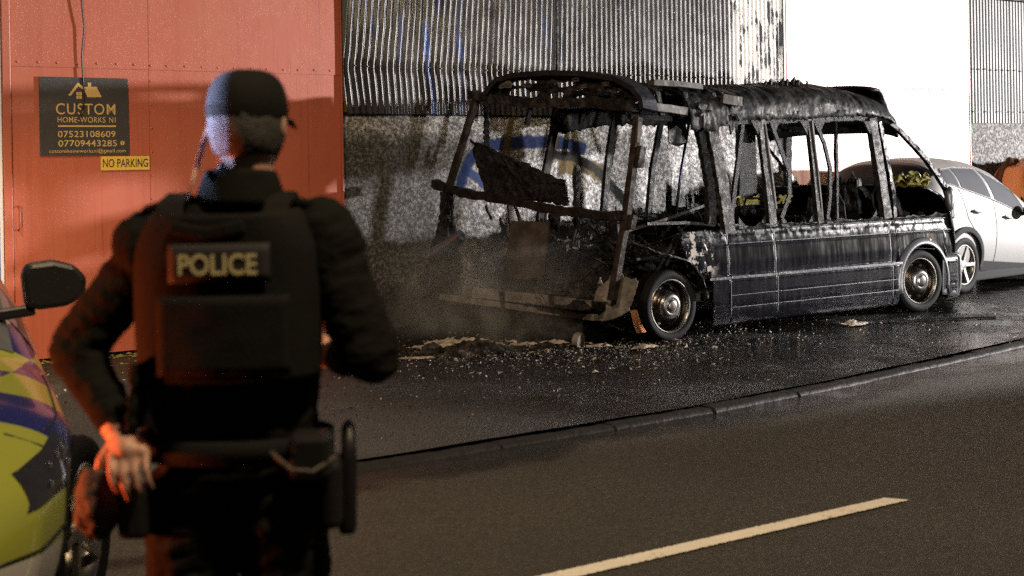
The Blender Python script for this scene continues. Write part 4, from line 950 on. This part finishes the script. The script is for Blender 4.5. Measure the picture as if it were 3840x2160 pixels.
PCAR = Car(pc, top=[(-3.7, .8), (-3.55, 1.1), (-3.2, 1.36), (-2.6, 1.47), (-1.9, 1.50), (-1.35, 1.40), (-.62, 1.04), (-.2, .98), (.35, .90), (.6, .82), (.78, .70), (.84, .58)],
           hw=[(-3.7, .66), (-3.4, .84), (-2.8, .93), (-.4, .93), (.1, .91), (.45, .84), (.68, .72), (.84, .52)],
           mid=[(-3.7, .66), (-2, .80), (-.6, .76), (.2, .70), (.84, .46)], bot=[(-3.7, .4), (-3.2, .24), (.4, .2), (.84, .26)], n=2.6)
PCAR.body(m_batten(), -3.7, .84, [(0, .36, .40), (-2.75, .36, .40)])
PCAR.patch('door_window', M_GLASS, [(-1.75, .98), (-.86, .93), (-1.28, 1.34), (-1.75, 1.42)], 1); PCAR.patch('door_window', M_GLASS, [(-2.8, 1.0), (-1.82, .98), (-1.82, 1.42), (-2.6, 1.38)], 1)
PCAR.over('windscreen', M_GLASS, -1.32, -.66, -.84, .84)
PCAR.line('a_pillar_trim', M_BLACK, [(-.62, .99), (-1.0, 1.18), (-1.3, 1.36)], .02, 1, .004)
mb = MB(); mb.prism([(-.12, -.10), (-.135, .05), (-.11, .095), (0, .105), (.09, .08), (.14, .02), (.13, -.05), (.06, -.10), (-.06, -.11)], lambda a, b, h: (-1.0 + h, .98 + a, 1.23 + b), .11)
mb.build('door_mirror', M_BLACK, pc, bevel=.022)
mb = MB(); mb.bar([(-.93, .70, 1.10), (-.94, .90, 1.12)], .05, .05, (1, 0, 0)); mb.build('mirror_arm', M_BLACK, pc, bevel=.01)
for sd in (1, -1):
    PCAR.patch('headlamp', plain('dark_headlamp', (.03, .03, .04), .08, .2, .5, 30, spec=1.), [(.30, .66), (.70, .60), (.62, .72), (.28, .80)], sd, .008)
    mb = MB()
    for x, z in ((.36, .745), (.43, .735), (.40, .70), (.50, .715), (.56, .66)): mb.ell((x, sd * (PCAR.w(x, z) + .012), z), (.014, .012, .014), 10, 6)
    o = mb.build('lamp_lenses', plain('lamp_chrome', (.8, .82, .9), .08, 1.), pc, smooth=True); o['kind'] = 'stuff'
PCAR.line('bonnet_seam', M_INK, [(-.55, .88), (.1, .82), (.32, .80)], .005, 1); PCAR.line('bumper_seam', M_INK, [(.42, .82), (.44, .5), (.40, .3)], .005, 1); PCAR.line('bumper_seam', M_INK, [(.42, .50), (.6, .47), (.8, .46)], .005, 1)
car_wheel(pc, (0, .86, .36), -1, .36, .235, 5, R(-24)); car_wheel(pc, (0, -.80, .36), 1, .36, .235, 5, R(-24)); car_wheel(pc, (-2.75, .80, .36), -1, .36, .235, 5); car_wheel(pc, (-2.75, -.80, .36), 1, .36, .235, 5)
mb = MB(); mb.box(-2.15, -1.9, -.6, .6, 1.50, 1.58); mb.build('beacon_bar', plain('blue_lens', (.02, .05, .5), .15), pc, bevel=.03)
# ================================================================== police officer seen from behind (x right, y away, z up)
of = thing('person', 'person in dark uniform, stab vest and cap standing with left hand on hip, back turned', 'person', (-.66, 3.4, -.04), 0)
def remeshed(name, mb, mats, parent, voxel=.008, smooth=4):
    o = mb.build(name, mats[0], parent, smooth=True)
    r = o.modifiers.new('r', 'REMESH'); r.mode = 'VOXEL'; r.voxel_size = voxel; r.use_smooth_shade = True
    s = o.modifiers.new('s', 'SMOOTH'); s.factor = .5; s.iterations = smooth
    bpy.context.view_layer.update(); me = bpy.data.meshes.new_from_object(o.evaluated_get(bpy.context.evaluated_depsgraph_get())); o.modifiers.clear(); o.data = me
    me.materials.clear()
    for m in mats: me.materials.append(m)
    return o
def caps(mb, a, ra, b, rb, n=7):
    a, b = Vector(a), Vector(b)
    for k in range(n + 1):
        t = k / n; r = Vector(ra).lerp(Vector(rb), t) if isinstance(ra, tuple) else Vector((1, 1, 1)) * (ra + (rb - ra) * t); mb.ell(a.lerp(b, t), r, 14, 9)
OZ = .04
def pz(p): return (p[0], p[1], p[2] + OZ)
bd = MB()
def C_(a, ra, b, rb, n=7): caps(bd, pz(a), ra, pz(b), rb, n)
# trunk, hips, legs
C_((-.01, .0, 1.02), (.20, .14, .10), (-.01, .0, 1.25), (.205, .14, .10)); C_((-.01, .0, 1.25), (.205, .14, .1), (-.01, 0, 1.46), (.228, .14, .10)); bd.ell(pz((-.215, 0, 1.49)), (.085, .095, .10)); bd.ell(pz((.225, 0, 1.485)), (.085, .095, .10)); C_((-.01, -.01, 1.50), (.215, .115, .07), (0, -.01, 1.57), (.13, .085, .05))
C_((-.01, 0, .93), (.185, .135, .11), (-.01, 0, 1.02), (.185, .125, .1))
for s, x in ((-1, -.115), (1, .095)):
    C_((x, 0, .90), (.122, .13, .1), (x + s * .012, 0, .52), (.098, .10, .07), 9); C_((x + s * .012, 0, .52), (.098, .10, .07), (x + s * .02, -.02, .10), (.075, .08, .06), 9)
    C_((x + s * .03, -.03, -.02), (.05, .06, .05), (x + s * .04, .17, -.035), (.048, .05, .035), 6)
# neck and head, turned a little to the right
C_((.01, -.01, 1.58), (.075, .075, .05), (.025, -.005, 1.70), (.068, .072, .05), 5)
HC = Vector((.032, .01, 1.795)); hd = lambda p: pz(HC + Matrix.Rotation(R(-10), 3, 'Z') @ Vector(p))
bd.ell(hd((0, -.012, .01)), (.082, .100, .102)); bd.ell(hd((0, -.02, -.04)), (.076, .085, .08)); bd.ell(hd((0, .035, -.05)), (.066, .062, .075)); bd.ell(hd((0, .105, -.02)), (.013, .02, .028)); bd.ell(hd((0, .075, -.098)), (.03, .025, .022)); bd.ell(hd((0, .09, -.062)), (.026, .013, .012))
for s in (-1, 1): bd.ell(hd((s * .083, -.005, -.01)), (.012, .024, .036))
# left arm: elbow out, hand on the hip
SL, EL, WLp = (-.165, 0, 1.53), (-.390, .0, 1.26), (-.262, -.095, 1.09)
C_(SL, .082, EL, .066, 9); C_(EL, .066, WLp, .044, 9); C_((-.11, 0, 1.52), .075, SL, .068, 5)
# right arm: elbow bent, forearm forward
SR, ER, WR = (.20, 0, 1.525), (.318, -.03, 1.24), (.20, .24, 1.20)
C_(SR, .086, ER, .072, 9); C_(ER, .062, WR, .044, 9); C_((.11, 0, 1.52), .075, SR, .078, 5)
# hands: palms and five bent fingers each
HAND = []
def F_(a, ra, b, rb, n=4): C_(a, ra, b, rb, n); HAND.append((Vector(a), Vector(b), max(ra, rb)))
F_((-.258, -.105, 1.075), .031, (-.232, -.150, 1.045), .030); F_((-.250, -.155, 1.042), .018, (-.195, -.158, 1.042), .017)
for x, r, ln in ((-.264, .0095, .82), (-.237, .0102, 1.), (-.210, .0098, .95), (-.184, .0088, .78)):
    k0, k1, k2, k3 = (x, -.160, 1.035), (x + .004, -.182, 1.035 - .038 * ln), (x + .009, -.180, 1.035 - .072 * ln), (x + .013, -.166, 1.035 - .098 * ln)
    F_(k0, r * 1.15, k1, r, 5); F_(k1, r, k2, r * .93, 5); F_(k2, r * .93, k3, r * .8, 4)
F_((-.268, -.125, 1.058), .014, (-.296, -.132, 1.020), .0115, 5); F_((-.296, -.132, 1.020), .0115, (-.306, -.128, .985), .0098, 5)
C_(WR, .030, (.15, .33, 1.19), .034, 4)
for k in range(4):
    z = 1.22 - .022 * k; C_((.145, .35, z), .0115, (.115, .385, z), .0105, 4); C_((.115, .385, z), .0105, (.085, .37, z - .005), .009, 4)
C_((.165, .34, 1.225), .013, (.14, .38, 1.24), .011, 4)
M_CLOTH = plain('dark_uniform_cloth', (.007, .0072, .006), .9, 0, .25, 25, .35, 130, spec=.12)
M_SKIN = plain('skin', (.46, .26, .19), .5, 0, .12, 20, .1, 120)
body = remeshed('body', bd, [M_CLOTH, M_SKIN], of, .0052, 4)
me = body.data
co = np.empty(len(me.vertices) * 3); me.vertices.foreach_get('co', co); co = co.reshape(-1, 3); nr = np.empty_like(co).ravel(); me.vertices.foreach_get('normal', nr); nr = nr.reshape(-1, 3)
def is_skin(x, y, z):
    z -= OZ
    if z > 1.645 and abs(x - .03) < .16: return True
    if z < 1.10 and x < -.12 and y < -.08:
        p = Vector((x, y, z))
        for a, b, r in HAND:
            ab = b - a; t = max(0, min(1, (p - a).dot(ab) / ab.dot(ab)))
            if (p - a - ab * t).length < r * 1.35 + .003: return True
        return False
    return y > .275 and z > 1.1
for k in range(len(co)):
    x, y, z = co[k]
    if not is_skin(x, y, z):
        zz = z - OZ; fold = .008 * fbm(x * 7 + zz * 5, y * 7, zz * 17 - x * 6) + .002 * fbm(x * 24, y * 24, zz * 30)
        if zz < 1.3: fold *= 1.3
        co[k] += nr[k] * fold
me.vertices.foreach_set('co', co.ravel())
mi = [1 if is_skin(*p.center) else 0 for p in me.polygons]; me.polygons.foreach_set('material_index', mi); me.update()
M_VEST = plain('vest_fabric', (.008, .0078, .0075), .85, 0, .2, 18, .3, 160, spec=.15)
M_HAIR = plain('grey_hair', (.045, .043, .042), .7, 0, .35, 60, .6, 160)
for s in (-1, 1):
    mb = MB(); mb.ell(hd((s * .03, .082, .012)), (.012, .008, .008), 10, 6); mb.build('eye', M_WHITE, of, smooth=True)
mb = MB()
def hair(i, j):
    q = 2 * math.pi * i; a = math.pi * (.10 + .66 * j); r = 1.035 + .03 * fbm(math.cos(q) * 9, math.sin(q) * 9, j * 14)
    return hd((.0875 * r * math.cos(q) * math.sin(a) ** .66, -.014 + .108 * r * math.sin(q) * math.sin(a) ** .66, .0 + .108 * r * math.cos(a)))
mb.grid(hair, 60, 26, True); cz = HC.z + OZ
prune(mb, lambda x, y, z: (y - .0) < .045 + .02 * fbm(x * 40, z * 40)); solid(mb.build('hair', M_HAIR, of, smooth=True), .006, 1)
mb = MB()
def capf(i, j):
    q = 2 * math.pi * i; a = math.pi * .5 * j; return hd((.094 * math.cos(q) * math.sin(a) ** .7, -.012 + .114 * math.sin(q) * math.sin(a) ** .7, .016 + .108 * math.cos(a) ** .75 + .003 * math.sin(q * 6) * math.sin(a)))
mb.grid(capf, 40, 14, True); cp = solid(mb.build('cap', M_VEST, of, smooth=True), .006, 1)
mb = MB(); mb.grid(lambda i, j: hd((.078 * (2 * i - 1), .085 + .055 * j * math.sqrt(max(0, 1 - .75 * (2 * i - 1) ** 2)) + .02 * (1 - (2 * i - 1) ** 2),   .020 - .02 * j - .02 * (2 * i - 1) ** 2)), 16, 6); solid(mb.build('peak', M_VEST, cp, smooth=True), .005)
mb = MB(); mb.lathe([(1, 0), (1.02, .022), (1, .03)], 36, axis='z'); mb.xf(lambda p: hd((.094 * p.x, -.012 + .114 * p.y, .010 + p.z))); mb.build('cap_band', M_CLOTH, cp, smooth=True)
mb = MB(); mb.tube([hd((-.096, -.02, -.015)), hd((-.105, -.035, -.06)), pz((-.085, -.07, 1.66)), pz((-.10, -.085, 1.60))], [.008, .008, .006, .005], 8); mb.build('earpiece_cord', M_SKIN, of, smooth=True)
# jacket collar
mb = MB()
def collar(i, j):
    q = 2 * math.pi * i; r = 1 + .03 * fbm(math.cos(q) * 3, math.sin(q) * 3, j * 3); return pz((.012 + (.105 - .028 * j) * r * math.cos(q), -.005 + (.088 - .018 * j) * r * math.sin(q), 1.585 + .085 * j - .012 * math.sin(q)))
solid(mb.grid(collar, 36, 6, True).build('collar', M_CLOTH, of, smooth=True), .01)
# stab vest
mb = MB()
def vest(i, j):
    a = R(-172) + R(164) * i; z = 1.195 + .385 * j; hwx = .200 + .008 * math.sin(j * 3.1); hy = .160 - .006 * j
    c, s = math.cos(a), math.sin(a); q = .62
    k = 1 if j < .8 else 1
    x = -.012 + hwx * math.copysign(abs(c) ** q, c); y = hy * math.copysign(abs(s) ** q, s)
    if j > .72: x *= 1 - .22 * ((j - .72) / .28) ** 2
    return pz((x, y + .003 * fbm(x * 12, z * 12), z))
vs = solid(mb.grid(vest, 60, 26).build('vest', M_VEST, of, smooth=True), .016)
mb = MB(); mb.grid(lambda i, j: (lambda p: (p[0], .004 - p[1], p[2]))(vest(i, j)), 40, 20); solid(mb.build('front_panel', M_VEST, vs, smooth=True), .016)
mb = MB(); mb.grid(lambda i, j: pz((-.150 + .30 * i, -.186 + .012 * (2 * i - 1) ** 2 + .004 * fbm(i * 4, j * 4), 1.215 + .18 * j)), 14, 8); solid(mb.build('rear_pocket', M_VEST, vs, smooth=True), .012, 1)
for s in (-1, 1):
    mb = MB(); mb.bar([pz((s * .115 - .01, -.145, 1.55)), pz((s * .125 - .01, -.10, 1.602)), pz((s * .125 - .005, -.03, 1.622)), pz((s * .12, .06, 1.60))], .06, .012, (1, 0, 0), .05, 4); mb.build('shoulder_strap', M_VEST, vs, bevel=.006)
    mb = MB(); mb.bar([pz((s * .135, -.035, 1.607)), pz((s * .20, -.02, 1.592)), pz((s * .225, -.01, 1.572))], .055, .018, (0, 1, 0), .05, 4); mb.build('epaulette', M_CLOTH, of, bevel=.005)
pt = MB(); pt.grid(lambda i, j: pz((-.122 + .23 * i, -.184 + .006 * (2 * i - 1) ** 2, 1.425 + .088 * j)), 12, 4); patch = solid(pt.build('name_patch', plain('patch_cloth', (.012, .011, .014), .8), vs, smooth=True), .006, 1)
text('lettering', 'POLICE', plain('reflective_print', (.58, .50, .26), .6, 0, .05), patch, lambda a, b: pz((-.008 + a, -.1925, 1.445 + b)), .178, .046, .02)
mb = MB(); mb.bar([pz((-.12, -.168, 1.552)), pz((-.04, -.172, 1.535)), pz((.05, -.168, 1.552))], .03, .016, (0, 0, 1), .05, 4); mb.build('drag_handle', M_VEST, vs, bevel=.006)
# belt and kit
mb = MB()
mb.grid(lambda i, j: pz((-.01 + .222 * math.cos(6.28319 * i), .158 * math.sin(6.28319 * i), 1.005 + .055 * j)), 48, 2, True); belt = solid(mb.build('belt', M_VEST, of, smooth=True), .012, 1)
mb = MB(); mb.tube([pz((.262, -.03, 1.07)), pz((.262, -.03, .99)), pz((.255, -.03, .83)), pz((.255, -.03, .815))], [.017, .020, .023, .018], 12); bt = mb.build('baton_holder', M_BLACK, of, smooth=True)
mb = MB(); mb.ell(pz((.262, -.03, 1.072)), (.015, .015, .012), 12, 8); mb.build('baton_cap', plain('baton_cap', (.3, .3, .28), .15, .6), bt, smooth=True)
mb = MB(); mb.box(.14, .235, -.175, -.08, .97 + OZ, 1.075 + OZ); ho = mb.build('pouch', M_BLACK, of, bevel=.016)
mb = MB(); mb.box(.205, .25, -.11, .02, .84 + OZ, 1.0 + OZ); mb.build('holster', M_BLACK, of, bevel=.018)
mb = MB(); mb.tube([pz((.10, -.162, 1.035)), pz((.15, -.19, 1.0)), pz((.20, -.19, .995)), pz((.245, -.15, 1.02))], .006, 6); mb.build('lanyard', plain('lanyard', (.05, .046, .036), .7), of, smooth=True)
mb = MB(); mb.box(-.265, -.195, -.13, -.04, .83 + OZ, .95 + OZ); mb.build('pouch', M_BLACK, of, bevel=.016)
mb = MB()
def glove(i, j):
    q = 2 * math.pi * i; z = 1.0 - .17 * j; r = .030 * (1 + .5 * math.sin(j * 3)) * (1 - .7 * max(0, j - .8) * 5) + .004; return pz((-.305 - .012 * j + r * 1.1 * math.cos(q) + .008 * fbm(q, j * 6), -.11 + r * .8 * math.sin(q) + .012 * fbm(q * 2, j * 9, 3), z + .006 * fbm(q * 3, j * 7)))
mb.grid(glove, 20, 20, True); solid(mb.build('folded_gloves', plain('glove_cloth', (.045, .04, .038), .8, 0, .4, 20, .6, 60), of, smooth=True), .004)
for x, z0 in ((-.185, 1.17), (-.155, 1.14), (-.20, 1.13)):
    pass
mb = MB()
def tail(i, j): return pz((-.225 + .07 * i + .012 * fbm(i * 3, j * 4), -.150 - .014 * math.sin(i * 9 + j * 2) , 1.24 - .15 * j))
solid(mb.grid(tail, 16, 16).build('jacket_tail', M_CLOTH, of, smooth=True), .008)
# ================================================================== debris on the forecourt
M_PALE = m_soot('pale_ash_scrap', dark=(.13, .11, .09), ash=(.55, .48, .40), amt=1.0, rough=(.6, .9), scale=9, bump=.6)
def scrap(label, t, n_, sx, sy, h, rot, sd, mat=M_PALE, name='burnt_scrap', cat='scrap'):
    mb = MB()
    def fn(i, j):
        q = 2 * math.pi * i; r = j * (1 + .45 * fbm(math.cos(q) * 1.6, math.sin(q) * 1.6, sd)); x = sx * r * math.cos(q); y = sy * r * math.sin(q)
        return (x, y, .008 + h * (1 - .7 * j) * max(.05, .55 + .8 * fbm(x * 8, y * 8, sd) + .3 * fbm(x * 24, y * 24, sd)) * (.30 if h > .08 else 1) + .02 * h)
    mb.grid(fn, 44, 22, True); o = solid(mb.build(name, mat, None), .006, -1); o.location = WL(t, n_, 0); o.rotation_euler = (0, 0, A + rot); tag(o, label, cat, 'burnt scraps around the minibus')
scrap('flat pale scrap lying alone nearest the officer', 1.78, -2.24, .21, .06, .012, -.45, 1)
scrap('crumpled pale clump of insulation left of the rear bumper', 2.60, -1.62, .26, .12, .20, -.5, 2); scrap('small torn tan scrap in front of the insulation clump', 2.55, -2.0, .16, .08, .12, -.5, 3)
scrap('long curled pale sheet below the middle of the rear bumper', 3.02, -2.2, .30, .09, .11, -.55, 4); scrap('thin pale curl below the right end of the bumper', 3.25, -2.35, .22, .05, .05, -.6, 5)
scrap('tall crumpled ash coloured scrap heaped at the left end of the debris', 2.25, -1.75, .18, .10, .16, -.3, 11); scrap('wide crumpled tan scrap before the rear step', 2.9, -1.95, .24, .10, .13, -.5, 12); scrap('torn pale scrap at the foot of the rear corner', 3.42, -2.75, .13, .07, .09, -.2, 13)
scrap('grey crumpled scrap just left of the rear wheel', 3.62, -3.15, .17, .06, .05, .1, 6); scrap('yellowish lump under the minibus side skirt', 6.35, -3.30, .15, .08, .07, 0, 7)
mb = MB(); mb.lathe([(.0, 0), (.07, 0), (.075, .01), (.07, .06), (.0, .065)], 20, axis='x'); o = mb.build('scorched_can', M_TAN, None, smooth='auto'); o.location = WL(3.25, -2.62, .075) ; o.rotation_euler = (0, .2, A - 1.2); tag(o, 'round scorched can under the right end of the rear bumper', 'can')
mb = MB(); mb.bar([(-.75, 0, .012), (0, .02, .02), (.75, .0, .014)], .05, .02, (0, 1, 0), .2, 6); o = mb.build('charred_strip', M_CHAR); o.location = WL(7.2, -3.55); o.rotation_euler = (0, 0, A - .45); tag(o, 'long black charred strip on the ground by the front wheel', 'strip')
mb = MB(); mb.bar([(-.4, 0, .012), (.4, .0, .014)], .03, .018, (0, 1, 0), .2, 6); o = mb.build('charred_strip', M_CHAR); o.location = WL(6.9, -3.3); o.rotation_euler = (0, 0, A - .25); tag(o, 'short wet black strip beside the long strip near the front wheel', 'strip')
mb = MB(); random.seed(21)
for k in range(9000):
    if random.random() < .72: t, n_ = random.gauss(3.2, 1.0), random.gauss(-2.5, .75)
    else: t, n_ = random.uniform(-1.5, 8.5), random.uniform(-5.2, -.3)
    if not (-5.4 < n_ < -.1): continue
    r = random.uniform(.004, .016) * (1 if random.random() < .93 else 2.0); h = random.uniform(.002, .014); a = random.uniform(0, 6.3); z = .004; mb.cm = 0 if random.random() < .8 else (1 if random.random() < .85 else 2)
    P = [(t + r * random.uniform(.5, 1.3) * math.cos(a + q), n_ + r * random.uniform(.3, 1) * math.sin(a + q), z + (h if q in (0, 2.1) else 0)) for q in (0, 2.1, 4.2)]
    mb.add(P + [(t, n_, z + h * 1.4)], [(0, 1, 3), (1, 2, 3), (2, 0, 3)])
o = mb.build('ash_and_glass', [M_CHAR, M_PALE, plain('glass_crumbs', (.6, .62, .62), .1, .3, .3, 40)]); o.location = W0; o.rotation_euler = (0, 0, A); tag(o, 'scattered ash flakes and broken glass over the forecourt', 'debris', kind='stuff')
mb = MB()
def ashheap(i, j):
    t = 1.7 + 3.0 * i; n_ = -3.35 + 2.6 * j; e = min(1, 6 * min(i, 1 - i, j, 1 - j)) * math.exp(-((n_ + 2.0 - .25 * (t - 3)) / .55) ** 2)
    return (t, n_, -.012 + e * max(0, .05 + .09 * fbm(t * 2.4, n_ * 2.4, 1) + .05 * fbm(t * 9, n_ * 9, 2) + .03 * fbm(t * 25, n_ * 25, 3)))
mb.grid(ashheap, 130, 100); o = mb.build('ash_heap', m_soot('ash_heap', dark=(.006, .0055, .005), ash=(.11, .095, .08), amt=.55, rough=(.4, .85), scale=7, bump=1.)); o.location = W0; o.rotation_euler = (0, 0, A)
tag(o, 'low heap of wet ash and char spilling out behind the minibus', 'ash', kind='stuff')
mb = MB(); random.seed(33)
for k in range(420):
    t, n_ = random.gauss(3.2, .8), random.gauss(-2.45, .6)
    if not (-5.0 < n_ < -.3): continue
    r = random.uniform(.012, .045); q = [Vector((random.gauss(0, 1), random.gauss(0, 1), abs(random.gauss(0, .5)))).normalized() * r * random.uniform(.5, 1.2) for _ in range(5)]
    c = Vector((t, n_, .012)); mb.cm = 0 if random.random() < .75 else 1
    mb.add([c + p for p in q] + [c + Vector((0, 0, r * .5))], [(0, 1, 5), (1, 2, 5), (2, 3, 5), (3, 4, 5), (4, 0, 5)])
o = mb.build('charred_bits', [M_CHAR, M_PALE]); o.location = W0; o.rotation_euler = (0, 0, A); tag(o, 'charred crumbs and torn bits strewn behind the minibus', 'debris', kind='stuff')
# tangled wreckage inside the open rear
random.seed(5); mb = MB()
for k in range(130):
    p = Vector((random.uniform(-.8, 1.0), random.uniform(.15, 2.0), random.uniform(.42, .95))); pts = [p]; dr = Vector((random.gauss(0, 1), random.gauss(0, 1), random.gauss(0, .5))).normalized()
    for _ in range(4): dr = (dr + Vector((random.gauss(0, .35), random.gauss(0, .35), random.gauss(0, .25)))).normalized(); p = p + dr * random.uniform(.06, .16); p.z = max(.40, min(1.12, p.z)); p.y = max(.08, min(2.1, p.y)); p.x = max(-.9, p.x); pts.append(p.copy())
    mb.cm = 0 if random.random() < .7 else 1
    mb.tube(pts, random.choice((.006, .009, .014)), 5)
o = mb.build('tangled_wreckage', [M_SKEL, M_RUST], van); o['kind'] = 'stuff'
for c, r in (((-.1, 1.25, .62), (.34, .42, .26)), ((.5, 1.5, .66), (.3, .35, .28)), ((-.45, 1.75, .55), (.22, .25, .2)), ((.35, .55, .58), (.3, .2, .2))):
    mb = MB(); mb.ell(c, r, 30, 20); mb.xf(lambda p: p + (p - Vector(c)) * (.9 * fbm(p.x * 6, p.y * 6, p.z * 6) + .35 * fbm(p.x * 20, p.y * 20, p.z * 20))); mb.build('burnt_machinery', M_CHAR, van)
# ================================================================== smoke still rising from the rear
g = G('smoke'); g.t.nodes.remove(g.b); v = g.n('ShaderNodeVolumePrincipled'); x, y, z = g.xyz()
nz = g.ramp(g.noise(2.2, 5, .6, g.map((1, 1, .75)), .6), (.40, 0), (.74, 1))
fx = g.math('MULTIPLY', g.range(x, -1.0, -.35, 0, 1), g.range(x, 1.0, .3, 0, 1)); fy = g.math('MULTIPLY', g.range(y, -1.25, -.5, 0, 1), g.range(y, 1.25, .5, 0, 1)); fz = g.math('MULTIPLY', g.range(z, .0, .12, 0, 1), g.range(z, 1.15, .25, 0, 1))
g.l(g.math('MULTIPLY', g.math('MULTIPLY', nz, g.math('MULTIPLY', fx, fy)), g.math('MULTIPLY', fz, 1.05)), v.inputs['Density']); v.inputs['Color'].default_value = (.95, .94, .95, 1)
g.l(v.outputs[0], g.t.nodes['Material Output'].inputs['Volume'])
o = MB().box(-1.0, 1.0, -1.25, 1.25, .02, 1.6).build('smoke', g.m); o.location = WL(3.1, -1.55); o.rotation_euler = (0, 0, A); tag(o, 'thin grey smoke drifting from the rear of the burnt minibus', 'smoke', kind='stuff')
